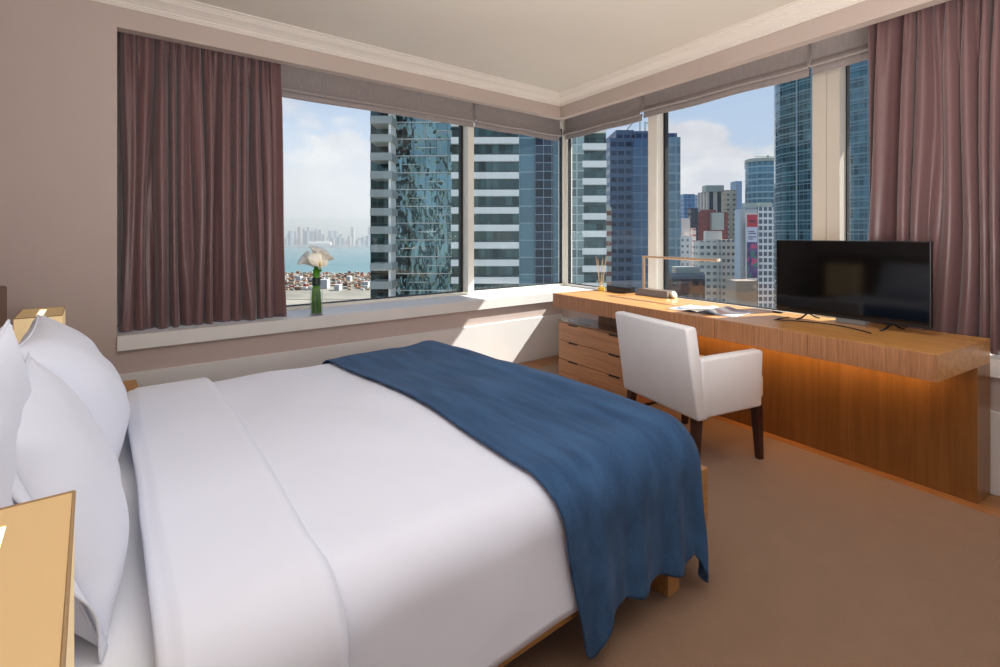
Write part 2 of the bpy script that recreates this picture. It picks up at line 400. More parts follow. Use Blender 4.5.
# ---------------------------------------------------------------- curtains
def curtain(label, M, s0, s1, q0, ztop, zbot, folds, amp, seed, leanL=0.0):
    t = thing('curtain', label, 'curtain')
    rnd = random.Random(seed); ph = [rnd.uniform(0, 6.28) for _ in range(9)]
    n = int(folds * 16); nv = 44
    def warp(u): return u + .018 * math.sin(u * 2 * PI * 2.3 + ph[0]) + .011 * math.sin(u * 2 * PI * 5.1 + ph[1]) + .006 * math.sin(u * 2 * PI * 9.7 + ph[5])
    def fold(u, v):
        w_ = warp(u)
        k = w_ * folds + (.22 * math.sin(v * 2.6 + ph[3] + u * 13) + .10 * math.sin(v * 6 + u * 31)) * min(1, v * 1.5)
        big = math.sin(2 * PI * k); big = math.copysign(abs(big) ** .75, big)
        a_ = .72 + .30 * math.sin(u * 23 + ph[2]) + .18 * math.sin(u * 57 + v * 2 + ph[6])
        fine = math.sin(2 * PI * k * 2 + ph[4] + 2 * math.sin(u * 15)) * .5
        top = max(0.0, 1 - v / .22)
        d = big * a_ * (1 - .55 * top) + fine * (.25 + .65 * top)
        side = math.cos(2 * PI * k) * .22 * (1 - top)
        return d, side
    def fn(u, v):
        d, sd = fold(u, v)
        s = s0 + (s1 - s0) * u + sd * (s1 - s0) / folds * .6
        s += leanL * u * v
        return M @ Vector((s, q0 + d * amp, ztop + (zbot - ztop) * v))
    bm = new(); grid(bm, n, nv, fn)
    o_ = obj('curtain_fabric', bm, M_curtain, t, smooth=True)
    md = o_.modifiers.new('thickness', 'SOLIDIFY'); md.thickness = .002
    h = new()
    def hem(u, v):
        p = fn(u, .965 + .035 * v); d, sd = fold(u, .98); 
        return p + (M.to_3x3() @ Vector((0, -.0022, 0)))
    grid(h, n, 2, hem); obj('hem', h, M_curtain, t, smooth=True)
    hd = new(); tube(hd, [M @ Vector((s0 + (s1 - s0) * i / 20, q0 + .01, ztop + .012)) for i in range(21)], .009, 6); obj('curtain_track', hd, M_pier, t, smooth=True)
    return t
curtain('mauve satin curtain gathered at the left end of the harbour window', MA, .132, 1.065, .115, 2.56, SILL_T + .006, 13, .052, 3, .03)
curtain('mauve satin curtain behind the television at the right end of the window', MBs, -4.45, -2.785, .125, 2.56, SILL_T + .006, 21, .052, 11, .035)

# ---------------------------------------------------------------- desk
def slab_front(parent, y0, y1):
    b = new(); bx(b, -.012, 0, y0 + .0015, y1 - .0015, .634, .750, .001, 1); d_ = obj('drawer', b, M_oakv, parent); return d_
desk = thing('writing_desk', 'long oak wall desk with drawers running below the right window', 'desk', bpos(-.64, 0), ROTB)
L0, L1 = -.722, -3.352
bm = new(); bx(bm, -.004, .622, L1, L0, .738, .751, .002); obj('desktop', bm, M_oak, desk)
bm = new(); bx(bm, .0, .62, L1 + .001, L0 - .001, .634, .738); obj('drawer_case', bm, M_oak, desk)
cuts = [L0, -1.245, -2.298, -2.83, L1]
for a_, b_ in zip(cuts[1:], cuts[:-1]): slab_front(desk, a_, b_)
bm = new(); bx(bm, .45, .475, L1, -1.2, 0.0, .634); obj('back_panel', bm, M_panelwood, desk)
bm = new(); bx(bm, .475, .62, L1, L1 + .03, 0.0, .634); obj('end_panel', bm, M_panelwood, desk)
bm = new(); bx(bm, .42, .446, -3.20, -1.75, .618, .632, .002); stp = obj('light_strip', bm, mat('led_strip', (255, 190, 90), .5, emit=(255, 170, 60), estr=6.0), desk)
led_d = bpy.data.lights.new('under_desk_light', 'AREA'); led_d.shape = 'RECTANGLE'; led_d.size = .05; led_d.size_y = 1.5; led_d.energy = 3.2; led_d.color = (1.0, .62, .24)
led = bpy.data.objects.new('under_desk_light', led_d); C.objects.link(led); led.location = bpos(-.29, -2.45, .612); led.rotation_euler = (0, R(-28), ROTB)

chest = thing('drawer_chest', 'low wooden chest of three drawers beneath the left end of the desk', 'chest of drawers', bpos(-.60, 0, .012), ROTB)
ch0, ch1 = -1.645, -.737
bm = new(); bx(bm, .012, .262, ch0, ch1, .03, .49); obj('body', bm, M_chest, chest)
bm = new(); bx(bm, 0, .262, ch0, ch1, .49, .506, .001, 1); obj('top', bm, mat('chest_top', (120, 84, 60), .25, var=.1, coat=.3), chest)
bm = new(); bx(bm, .03, .24, ch0 + .02, ch1 - .02, .0, .03); obj('plinth', bm, M_black, chest)
for z0, z1 in ((.03, .178), (.184, .337), (.343, .488)):
    b = new(); ys = [ch0, ch0 + .20, ch0 + .42, ch0 + .70, ch0 + .80, ch1]
    bx(b, -.001, .012, ch0 + .001, ch1 - .001, z0, z1 - .012)
    seg_ = [(ch0 + .001, ch0 + .18), (ch0 + .30, ch0 + .66), (ch0 + .78, ch1 - .001)]
    for p0, p1 in seg_: bx(b, -.001, .012, p0, p1, z1 - .012, z1)
    dr = obj('drawer', b, M_chest, chest)
    for p0, p1 in ((ch0 + .18, ch0 + .30), (ch0 + .66, ch0 + .78)):
        g = new(); bx(g, .008, .012, p0, p1, z1 - .012, z1 + .004); obj('finger_notch', g, M_black, dr)
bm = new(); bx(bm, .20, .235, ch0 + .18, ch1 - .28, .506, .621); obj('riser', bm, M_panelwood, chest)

# ---------------------------------------------------------------- television
tv = thing('television', 'slim black flat television standing on the desk', 'television', bpos(-.185, -2.795, .751), ROTB + R(.5))
H2 = .385
bm = new(); bx(bm, -.012, .018, -H2, H2, .034, .468, .003); bx(bm, .018, .045, -.26, .26, .05, .30, .006); obj('casing', bm, M_tvb, tv)
bm = new(); bx(bm, -.0135, -.012, -H2 + .007, H2 - .007, .050, .461); obj('screen', bm, M_tv, tv)
for s in (-.22, .20):
    b = new(); tube(b, [(0, s, .040), (-.05, s + .012, .012), (-.085, s + .022, .004)], .005, 6); tube(b, [(0, s, .040), (.05, s - .012, .012), (.085, s - .02, .004)], .005, 6)
    obj('foot', b, M_tvb, tv, smooth=True)
bm = new(); pts = []
for i in range(40):
    u = i / 39; pts.append(bpos(-.30 + .12 * math.sin(u * 3.0) - .10, -2.50 - .50 * u, .755) if i not in (0,) else bpos(-.22, -2.50, .755))
tube(bm, pts, .003, 6); tag(obj('power_cable', bm, M_tvb, smooth=True), 'thin black cable looping on the desk beneath the television', 'cable')
bm = new(); bx(bm, -.03, .03, -.075, .075, 0, .026, .004)
tag(obj('set_top_box', bm, mat('silver_plastic', (150, 150, 152), .35), loc=bpos(-.12, -2.80, .751), rot=(0, 0, ROTB)), 'small silver grey box beneath the middle of the television', 'set-top box')
bm = new(); bx(bm, -.010, .010, -.03, .03, 0, .010, .003)
tag(obj('remote_sensor', bm, M_tvb, loc=bpos(-.10, -2.36, .751), rot=(0, 0, ROTB)), 'tiny black puck lying left of the television', 'gadget')

# ---------------------------------------------------------------- small things on the desk
# reed diffuser
rd = thing('reed_diffuser', 'glass reed diffuser with yellow oil and wooden sticks', 'diffuser', bpos(-.17, -.80, .751), 0)
bm = new(); lathe(bm, [(0, 0), (.036, 0), (.038, .006), (.038, .085), (.028, .10), (.014, .112), (.014, .135), (.017, .137), (.017, .142), (.012, .142)], 20); obj('bottle', bm, M_vglass, rd, smooth=True, auto=40)
bm = new(); lathe(bm, [(0, .003), (.034, .003), (.034, .034), (0, .034)], 20); obj('oil', bm, mat('yellow_oil', (236, 196, 60), .2, emit=(236, 196, 60), estr=0.0), rd, smooth=True, auto=40)
for k in range(7):
    a_ = k * .9; b = new(); tube(b, [(.01 * math.cos(a_), .01 * math.sin(a_), .02), (.05 * math.cos(a_ + .3) * (1 if k % 2 else .6), .055 * math.sin(a_ + .3), .27 + .02 * (k % 3))], .0022, 5)
    obj('reed', b, mat('reed_wood', (214, 184, 140), .6), rd)
# black box
bx0 = thing('tissue_box', 'flat black box lying beside the reed diffuser', 'box', bpos(-.10, -.975, .751), ROTB)
bm = new(); bx(bm, -.065, .065, -.11, .11, 0, .045, .004); obj('body', bm, mat('black_lacquer', (22, 18, 18), .3), bx0)
bm = new(); bx(bm, -.067, .067, -.112, .112, .045, .054, .003); obj('lid', bm, mat('black_lacquer', (22, 18, 18), .3), bx0)
# desk lamp
lp = thing('desk_lamp', 'slim brass desk lamp with a straight horizontal arm', 'lamp', bpos(-.06, -1.20, .7545), ROTB)
Mbr = mat('brushed_brass', (206, 170, 136), .32, metal=.85)
bm = new(); t = new(); bmesh.ops.create_cube(t, size=1)
for v in t.verts: v.co = Vector((v.co.x * (.09 if v.co.z > 0 else .13), v.co.y * (.30 if v.co.z > 0 else .34) - .13, (v.co.z + .5) * .05))
merge(bm, t); obj('base', bm, mat('taupe_metal', (128, 112, 100), .4, metal=.3), lp)
bm = new(); bx(bm, -.008, .008, -.010, .010, .045, .318, .002); obj('post', bm, Mbr, lp)
bm = new(); bx(bm, -.014, .014, -.70, .010, .306, .322, .003); ar = obj('arm', bm, Mbr, lp)
bm = new(); bx(bm, -.008, .008, -.68, -.05, .303, .306); obj('diffuser_strip', bm, mat('lamp_diffuser', (240, 236, 226), .5), ar)
bm = new(); bx(bm, -.012, .012, -.715, -.70, .304, .324, .004); obj('end_cap', bm, mat('cream_cap', (232, 220, 196), .4), ar)
bm = new(); tube(bm, [(0, -.30, .02), (0, -.318, .03)], .026, 16); obj('knob', bm, mat('cream_cap', (232, 220, 196), .4), lp)

# magazine
def page_mat():
    m_ = bpy.data.materials.new('printed_page'); m_.use_nodes = True; N = NT(m_.node_tree); p = N.n['Principled BSDF']
    t = N.node('ShaderNodeTexCoord'); v = N.node('ShaderNodeTexVoronoi', i_Scale=13.0); v.distance = 'CHEBYCHEV'; N.link(t.outputs['Object'], v.inputs['Vector'])
    s = N.node('ShaderNodeSeparateColor'); N.link(v.outputs['Color'], s.inputs[0])
    w_ = N.node('ShaderNodeTexWave', i_Scale=34.0); w_.bands_direction = 'Y'; N.link(t.outputs['Object'], w_.inputs['Vector'])
    base = N.mix(N.ramp(s.outputs[0], .74, .76), lin((236, 234, 232)), lin((128, 140, 160)))
    base = N.mix(N.math('MULTIPLY', N.ramp(s.outputs[1], .86, .88), .8), base, lin((186, 130, 116)))
    N.link(N.mix(N.math('MULTIPLY', w_.outputs[1], .18), base, lin((120, 120, 120))), p.inputs['Base Color']); p.inputs['Roughness'].default_value = .35
    return m_
Mp = page_mat()
mg = thing('magazine', 'open magazine with printed pages lying on the desk', 'magazine', bpos(-.40, -2.08, .751), ROTB + R(8))
def pg(sign, nm):
    b = new()
    def f(u, v):
        y = sign * (.004 + .225 * u); h = .003 + .022 * math.exp(-((u - .22) / .22) ** 2) * (1 if sign < 0 else .6)
        return Vector(((v - .5) * .29 + .015 * u * (v - .3), y, h))
    grid(b, 16, 4, f); o_ = obj(nm, b, Mp, mg, smooth=True); md = o_.modifiers.new('thickness', 'SOLIDIFY'); md.thickness = .003; md.offset = -1
pg(1, 'left_page'); pg(-1, 'right_page')
bm = new(); bx(bm, -.148, .148, -.232, .232, 0, .0012); obj('cover', bm, mat('magazine_cover', (60, 62, 74), .3), mg)

# ---------------------------------------------------------------- armchair
ch = thing('armchair', 'white upholstered armchair with dark wooden legs drawn up to the desk', 'chair', (2.742, 1.622, .012), R(-16))
HD, HW = .205, .285
def rounded(bm, M=None): bmesh.ops.transform(bm, matrix=M or I4, verts=bm.verts)
# back: leaning slab, shaped from a bevelled box
t = new(); bx(t, 0, .075, -.315, .315, .275, .765, .018, 3)
for v in t.verts:
    k = (v.co.z - .275) / .49; v.co.x += -.245 - .075 * k + .012 * math.cos(v.co.y / .315 * 1.3); v.co.y *= 1 - .02 * k
obj('backrest', t, M_chairw, ch, smooth=True, auto=50)
for s in (1, -1):
    t = new(); bx(t, -.215, .215, -.034, .034, .285, .608, .018, 3)
    for v in t.verts:
        kx = (v.co.x + .215) / .43; kz = (v.co.z - .285) / .323
        v.co.z += -.012 * (1 - kx) * kz + (.012 * kx) * (1 - kz)
        v.co.x += .012 * kz * kx; v.co.y = v.co.y + s * (.282 + .0 * kx)
    obj('armrest', t, M_chairw, ch, smooth=True, auto=50)
t = new(); bx(t, -.2, .325, -.246, .246, .300, .455, .035, 4)
for v in t.verts:
    if v.co.z > .4: v.co.z += .018 * (1 - (v.co.y / .246) ** 2)
obj('seat', t, M_chairs, ch, smooth=True, auto=60)
for sx in (-1, 1):
    for sy in (-1, 1):
        t = new(); bx(t, -.024, .024, -.024, .024, 0, .298, .003, 1)
        for v in t.verts:
            k = v.co.z / .298; sc_ = .68 + .32 * k
            v.co.x = v.co.x * sc_ + sx * (HD + (.022 if sx > 0 else .03 * (1 - k))) ; v.co.y = v.co.y * sc_ + sy * (HW - .02 + .02 * (1 - k))
        obj('leg', t, M_leg, ch)

# ---------------------------------------------------------------- bed
BX0, BX1, BY0, BY1 = -.29, 1.72, .985, 2.84
bed = thing('bed', 'wide wooden bed frame with a tall brown headboard', 'bed', (0, 0, 0))
bm = new(); bx(bm, -.28, 1.72, BY0 + .01, BY1 - .01, .155, .192, .003); obj('side_rail', bm, M_bedwood, bed)
bm = new(); bx(bm, 1.745, 1.79, BY0 - .0, BY1, .155, .385, .003); obj('footboard', bm, M_bedwood, bed)
bm = new(); bx(bm, XL + .005, -.325, .25, 3.5, .25, 1.0, .012, 3); obj('headboard', bm, M_head, bed, smooth=True, auto=40)
for x, y in ((1.53, BY0), (1.53, BY1 - .075), (-.2, BY0), (-.2, BY1 - .075)):
    b = new(); bx(b, x, x + .07, y, y + .075, .012, .155, .002, 1); obj('leg', b, M_bedwood, bed)
bm = new(); bx(bm, -.29, 1.70, BY0 + .03, BY1 - .02, .192, .515, .05, 5)
tag(obj('mattress', bm, M_sheet, smooth=True, auto=60), 'thick mattress in a smooth white fitted sheet on the bed frame', 'mattress')

def drape(x0, x1, y0, y1, ztop, Rr, ex0, ex1, ey0, ey1, nu, nv, disp):
    """cloth over a rounded block: flat top rectangle plus arc-length overhangs on each side"""
    b = new(); ax, bx_ = x0 - ex0, x1 + ex1; ay, by = y0 - ey0, y1 + ey1
    def f(u, v):
        a_ = ax + (bx_ - ax) * u; c_ = ay + (by - ay) * v
        px_, py_ = min(max(a_, x0), x1), min(max(c_, y0), y1)
        ox, oy = a_ - px_, c_ - py_; e = math.hypot(ox, oy)
        if e < 1e-9: p = Vector((px_, py_, ztop)); nrm = Vector((0, 0, 1)); hang = 0
        else:
            dx, dy = ox / e, oy / e; q = PI * Rr / 2
            if e < q: th = e / Rr; p = Vector((px_ + dx * Rr * math.sin(th), py_ + dy * Rr * math.sin(th), ztop - Rr * (1 - math.cos(th)))); nrm = Vector((dx * math.sin(th), dy * math.sin(th), math.cos(th))); hang = 0
            else: p = Vector((px_ + dx * Rr, py_ + dy * Rr, ztop - Rr - (e - q))); nrm = Vector((dx, dy, 0)); hang = e - q
        return p + nrm * disp(a_, c_, hang, p) 
    grid(b, nu, nv, f); return b
def dv_disp(a_, c_, hang, p):
    n_ = noise.noise(Vector((a_ * 1.6, c_ * 1.6, 3.1))) * .016 + noise.noise(Vector((a_ * 5, c_ * 4, 7.7))) * .008 + abs(noise.noise(Vector((a_ * 3 + c_ * 2, c_ * 1.2 - a_, 1.7)))) * .008
    crown_ = .022 * max(0, 1 - ((c_ - 1.9) / .95) ** 2) * (.6 + .4 * math.sin(a_ * 1.2))
    return n_ + crown_ + hang * .04
DV = .545
b = drape(.36, 1.56, BY0 + .12, BY1 - .12, DV, .12, .0, .33, .42, .38, 90, 130, lambda a_, c_, h_, p: dv_disp(a_, c_, h_, p))
dvt = thing('duvet', 'plain white duvet folded back at the pillow end of the bed', 'duvet')
o = obj('duvet_body', b, M_linen, dvt, smooth=True); md = o.modifiers.new('thickness', 'SOLIDIFY'); md.thickness = .006; md.offset = -1
# turned back band, thicker, with a rounded roll at the pillow end
def band():
    b = new(); x0, x1 = .11, .455
    def f(u, v):
        y0, y1 = BY0 + .11, BY1 - .11; ay, by = y0 - .44, y1 + .40
        c_ = ay + (by - ay) * v; py_ = min(max(c_, y0), y1); oy = c_ - py_; e = abs(oy); Rr = .12
        # height profile across the band: rolls up from the sheet, flat, then dips at the seam
        k = u; x0_ = x0 + .05 * min(1, max(0, (c_ - 1.5))); x1_ = x1 - .07 * min(1, max(0, (2.2 - c_))); x = x0_ + (x1_ - x0_) * max(0, (k - .18) / .82); lift = .026
        if k < .18: th = (1 - k / .18) * PI; x = x0_ - math.sin(th) * .03; hz = lift * .5 + lift * .5 * math.cos(th) - .006
        else: hz = lift * (1 if k < .93 else (1 - ((k - .93) / .07) ** 1.5 * .92))
        wav = .010 * math.sin(c_ * 4.1 + 1.0) * max(0, 1 - u * 1.2) + .012 * math.sin(c_ * 2.0)
        n_ = dv_disp(max(x, .42), c_, 0, None) * .9
        q = PI * Rr / 2; s = 1 if oy > 0 else -1
        if e < 1e-9: return Vector((x + wav, py_, DV + hz + n_))
        if e < q: th = e / Rr; return Vector((x + wav, py_ + s * (Rr + hz + n_) * math.sin(th), DV - Rr + (Rr + hz + n_) * math.cos(th)))
        return Vector((x + wav, py_ + s * (Rr + hz + n_), DV - Rr - (e - q)))
    grid(b, 40, 120, f); return b
o = obj('turned_back_band', band(), M_linen, dvt, smooth=True)
# throw
def th_disp(a_, c_, hang, p):
    sm = min(1, max(0, (a_ - 1.42) / .30)); base = .014 + dv_disp(a_, c_, 0, p) + .032 * sm * sm * (3 - 2 * sm)
    if c_ < BY0 + .12:
        k = min(1, max(0, (BY0 + .12 - c_ - .08) / .45))
        base += k * (.014 * math.sin(a_ * 34 + .6 * math.sin(a_ * 9)) + .006 * math.sin(a_ * 71 + 1.3)) + k * .020
    return base
def throw_mesh():
    x0, x1, y0, y1, Rr = 1.02, 1.60, BY0 + .12, BY1 - .12, .12
    b = new(); by = y1 + .36
    def f(u, v):
        c_a = BY0 - .25
        # near hem: lower at the left tip and in waves
        a_ = 1.0 + u * (x1 + .30 - 1.0)
        low = .376 + .085 * math.exp(-((a_ - 1.02) / .05) ** 2) + .05 * min(1, max(0, (a_ - 1.64) / .05)) - .022 * math.exp(-((a_ - 1.60) / .04) ** 2) + .010 * math.sin(a_ * 31)
        ay = y0 - low - .10; c_ = ay + (by - ay) * v
        a_ += .085 * max(0, 1 - (c_ - ay) / .5) * (1 - u) * 1.2 - .02 * math.sin(c_ * 2.3) * (1 - u)
        px_, py_ = min(a_, x1), min(max(c_, y0), y1)
        ox, oy = a_ - px_, c_ - py_
        if ox > 0 and oy < 0: ox *= .75
        e = math.hypot(ox, oy); q = PI * Rr / 2
        if e < 1e-9: p = Vector((px_, py_, DV)); n_ = Vector((0, 0, 1)); hg = 0
        else:
            dx, dy = ox / e, oy / e
            if e < q: t_ = e / Rr; p = Vector((px_ + dx * Rr * math.sin(t_), py_ + dy * Rr * math.sin(t_), DV - Rr * (1 - math.cos(t_)))); n_ = Vector((dx * math.sin(t_), dy * math.sin(t_), math.cos(t_))); hg = 0
            else: p = Vector((px_ + dx * Rr, py_ + dy * Rr, DV - Rr - (e - q))); n_ = Vector((dx, dy, 0)); hg = e - q
        return p + n_ * th_disp(a_, c_, hg, p)
    grid(b, 150, 240, f); return b
tt = thing('bed_throw', 'blue woollen throw laid across the foot of the bed', 'blanket')
o = obj('throw_cloth', throw_mesh(), M_blue, tt, smooth=True); md = o.modifiers.new('thickness', 'SOLIDIFY'); md.thickness = .007; md.offset = 1

# pillows
def pillow(label, cen, up, half_w, half_h, thick, seed, side=1):
    t = thing('pillow', label, 'pillow', cen, group=None)
    up = Vector(up).normalized(); wd = Vector((0, 1, 0)); nr = wd.cross(up).normalized()
    if nr.x < 0: nr = -nr
    M = Matrix((( wd.x, up.x, nr.x, 0), (wd.y, up.y, nr.y, 0), (wd.z, up.z, nr.z, 0), (0, 0, 0, 1)))
    def out(u, v):
        cx_ = half_w * u * (1 - .045 * (1 - abs(v) ** 2.2)) ; cy_ = half_h * v * (1 - .07 * (1 - abs(u) ** 2.2))
        return cx_, cy_
    b = new()
    for sgn in (1, -1):
        def f(i, j):
            u, v = i * 2 - 1, j * 2 - 1
            u = math.sin(u * PI / 2) * .35 + u * .65; v = math.sin(v * PI / 2) * .35 + v * .65
            x, y = out(u, v)
            prof_ = (max(0, 1 - abs(u) ** 3.2) ** .62) * (max(0, 1 - abs(v) ** 2.8) ** .6)
            sagp = 1 - .16 * v
            wr = noise.noise(Vector((u * 2.2 + seed, v * 2.2, sgn))) * .10 + noise.noise(Vector((u * 6 + seed, v * 4, sgn * 2))) * .045 * (1 - prof_ * .5)
            rad_ = math.sin(math.atan2(v, u) * 14 + seed) * .02 * (abs(u * v)) * (1 - prof_)
            return M @ Vector((x, y, sgn * thick * prof_ * sagp * (1 + wr) + sgn * thick * rad_ * 4 * (1 if prof_ > 0.02 else 0)))
        grid(b, 44, 34, f)
    bmesh.ops.remove_doubles(b, verts=b.verts, dist=.0004)
    obj('pillowcase', b, M_linen, t, smooth=True)
    b = new(); pts = []
    N_ = 40
    for k in range(4 * N_ + 1):
        e, r_ = divmod(k, N_); q = r_ / N_ * 2 - 1
        u, v = ((q, -1), (1, q), (-q, 1), (-1, -q), (-1, -1))[e]
        x, y = out(u, v); pts.append(M @ Vector((x, y, .0)))
    tube(b, pts, .0035, 6); obj('piping', b, M_linen, t, smooth=True)
    # flange flap at the open end
    b = new()
    def ff(u, v):
        x, y = out(side, v * 1.9 - .95); return M @ Vector((x + side * .034 * u, y, .010 * math.sin(v * 15 + seed) * u + .004))
    grid(b, 3, 40, ff); o_ = obj('flange', b, M_linen, t, smooth=True); md_ = o_.modifiers.new('thickness', 'SOLIDIFY'); md_.thickness = .004
    return t
pillow('white pillow standing upright against the headboard behind another pillow', (-.16, 1.30, .80), (.02, 0, 1), .39, .245, .07, 2.3)
pillow('large white pillow leaning at the near side of the bed', (-.055, 1.485, .722), (-.33, 0, .94), .35, .225, .085, 5.1, -1)
pillow('large white pillow leaning at the window side of the bed', (-.06, 2.24, .733), (-.42, 0, .91), .36, .235, .125, 9.4)

# ---------------------------------------------------------------- nightstands and box lamps
def nightstand(label, x0, x1, y0, y1):
    t = thing('nightstand', label, 'nightstand', ((x0 + x1) / 2, (y0 + y1) / 2, .012))
    hx, hy = (x1 - x0) / 2, (y1 - y0) / 2
    b = new(); bx(b, -hx, hx - .02, -hy + .01, hy - .01, .06, .455); obj('body', b, M_bedwood, t)
    b = new(); bx(b, -hx, hx, -hy, hy, .455, .488, .003); obj('top', b, M_bedwood, t)
    b = new(); bx(b, -hx + .03, hx - .05, -hy + .04, hy - .04, 0, .06); obj('plinth', b, M_leg, t)
    for z0, z1 in ((.07, .25), (.26, .445)):
        b = new(); bx(b, hx - .02, hx - .004, -hy + .015, hy - .015, z0, z1, .002); dr = obj('drawer', b, M_bedwood, t)
        b = new(); tube(b, [(hx - .004, -.05, (z0 + z1) / 2), (hx + .008, -.05, (z0 + z1) / 2), (hx + .008, .05, (z0 + z1) / 2), (hx - .004, .05, (z0 + z1) / 2)], .004, 6); obj('handle', b, M_tvb, dr)
nightstand('wooden nightstand between the bed and the window wall', -.31, .182, 2.89, 3.245)
nightstand('wooden nightstand on the near side of the bed under a box lamp', -.31, .06, .44, .93)
def shade_mat(name, col, e):
    m_ = bpy.data.materials.new(name); m_.use_nodes = True; N = NT(m_.node_tree); p = N.n['Principled BSDF']
    p.inputs['Base Color'].default_value = lin(col); p.inputs['Roughness'].default_value = .7
    t = N.node('ShaderNodeTexCoord'); w_ = N.node('ShaderNodeTexNoise', i_Scale=300.0); N.link(t.outputs['Object'], w_.inputs['Vector'])
    N.link(N.mix(w_.outputs[0], lin((236, 204, 146)), lin((250, 224, 174))), p.inputs['Emission Color']); p.inputs['Emission Strength'].default_value = e
    return m_
M_shade = shade_mat('lamp_shade_linen', (220, 196, 156), .36)
M_shtop = shade_mat('lamp_shade_top', (196, 164, 116), .14)
M_slot = mat('lamp_slot_glow', (255, 244, 214), .5, emit=(255, 236, 196), estr=1.6)
M_edge = mat('shade_edge_trim', (160, 132, 96), .6)
def box_lamp(label, x0, x1, y0, y1, z0, z1, power):
    cx_, cy_ = (x0 + x1) / 2, (y0 + y1) / 2; t = thing('table_lamp', label, 'lamp', (cx_, cy_, z0))
    hx, hy, H = (x1 - x0) / 2, (y1 - y0) / 2, z1 - z0
    b = new(); th_ = .003
    for q in ((-hx, hx, -hy, -hy + th_), (-hx, hx, hy - th_, hy), (-hx, -hx + th_, -hy, hy), (hx - th_, hx, -hy, hy)): bx(b, q[0], q[1], q[2], q[3], .02, H)
    sh = obj('shade', b, M_shade, t)
    b = new(); sl = .0125; sy = hy - .05
    bx(b, -hx, -sl, -hy, hy, H, H + .003); bx(b, sl, hx, -hy, hy, H, H + .003); bx(b, -sl, sl, -hy, -sy, H, H + .003); bx(b, -sl, sl, sy, hy, H, H + .003)
    obj('shade_top', b, M_shtop, t)
    b = new(); bx(b, -sl, sl, -sy, sy, H - .004, H + .001); obj('light_slot', b, M_slot, t)
    b = new()
    for xx in (-hx, hx): tube(b, [(xx, -hy, H + .003), (xx, hy, H + .003)], .002, 6)
    for yy in (-hy, hy): tube(b, [(-hx, yy, H + .003), (hx, yy, H + .003)], .002, 6)
    obj('shade_rim', b, M_edge, t)
    b = new(); bx(b, -hx + .01, hx - .01, -hy + .01, hy - .01, 0, .02, .003); obj('base', b, M_leg, t)
    return t
box_lamp('lit linen box lamp behind the pillows near the window wall', -.25, -.098, 2.895, 3.235, .5, .9, .5)
box_lamp('large lit box lamp in the near corner beside the bed', -.165, -.018, .50, .895, .5, .9, .5)

# ---------------------------------------------------------------- vase of calla lilies on the sill
vs = thing('flower_vase', 'tall clear glass vase holding green stems on the window sill', 'vase', (1.305, 3.80, SILL_T))
bm = new(); lathe(bm, [(0, 0), (.049, 0), (.050, .004), (.043, .20), (.040, .20), (.046, .012), (0, .012)], 28); obj('glass', bm, M_vglass, vs, smooth=True, auto=40)
bq = thing('calla_bouquet', 'bunch of white calla lilies tied with a dark band in the vase', 'flowers', (1.305, 3.80, SILL_T + .014))
rnd = random.Random(4); Mst = mat('green_stem', (76, 140, 26), .4, var=.25, vscale=20)
for k in range(10):
    a_ = k * 2.4; b = new(); r0 = .030 if k % 3 else .018
    tube(b, [(r0 * math.cos(a_), r0 * math.sin(a_), 0), (.024 * math.cos(a_ + .5), .024 * math.sin(a_ + .5), .14), (.014 * math.cos(a_ + .9), .014 * math.sin(a_ + .9), .24), (.018 * math.cos(a_ + 1.2), .018 * math.sin(a_ + 1.2), .32)], .0085, 8)
    obj('stem', b, Mst, bq, smooth=True)
bm = new(); lathe(bm, [(.027, .205), (.030, .207), (.030, .262), (.027, .264)], 16); obj('binding', bm, mat('dark_ribbon', (34, 52, 44), .5), bq, smooth=True, auto=40)
def calla(base, dirv, size, nm='flower'):
    d = Vector(dirv).normalized(); a_, c_ = frame_at(d); b = new()
    def f(u, v):
        th = u * 2 * PI; r = size * (.10 + .50 * v ** 1.8) ; flare = v ** 3
        tip = .5 + .5 * math.cos(th)
        h = size * (1.0 * v) * (1.0) + size * .55 * flare * tip
        r2 = r * (1 + .5 * flare * tip)
        p = Vector(base) + d * h + a_ * (r2 * math.cos(th)) + c_ * (r2 * math.sin(th) * .85)
        return p - d * (flare * size * .25)
    grid(b, 24, 12, f); fo = obj(nm, b, mat('calla_white', (252, 250, 238), .5, var=.03), bq, smooth=True)
    md_ = fo.modifiers.new('thickness', 'SOLIDIFY'); md_.thickness = .0015
    b = new(); tube(b, [Vector(base) + d * size * .2, Vector(base) + d * size * .85], [.006, .004], 8); obj('spadix', b, mat('spadix_yellow', (226, 190, 70), .6), fo, smooth=True)
    b = new(); tube(b, [Vector(base) - d * .05 - Vector((d.x, d.y, 0)) * .02, Vector(base) + d * size * .2], [.008, .010], 8); obj('calyx', b, Mst, fo, smooth=True)
rr = Vector((RT.x, RT.y, 0)); ff_ = Vector((FW.x, FW.y, 0))
calla((0, 0, .33) - rr * .012 if False else Vector((0, 0, .345)) - rr * .016, Vector((0, 0, .8)) - rr * .9 - ff_ * .2, .098)
calla(Vector((0, 0, .33)) + rr * .024, Vector((0, 0, .8)) + rr * .35 - ff_ * .8, .095)
calla(Vector((0, 0, .36)), Vector((0, 0, 1.0)) + rr * .15 + ff_ * .2, .11)
calla(Vector((0, 0, .35)) + rr * .03, Vector((0, 0, 1.0)) + rr * .6 + ff_ * .1, .09)

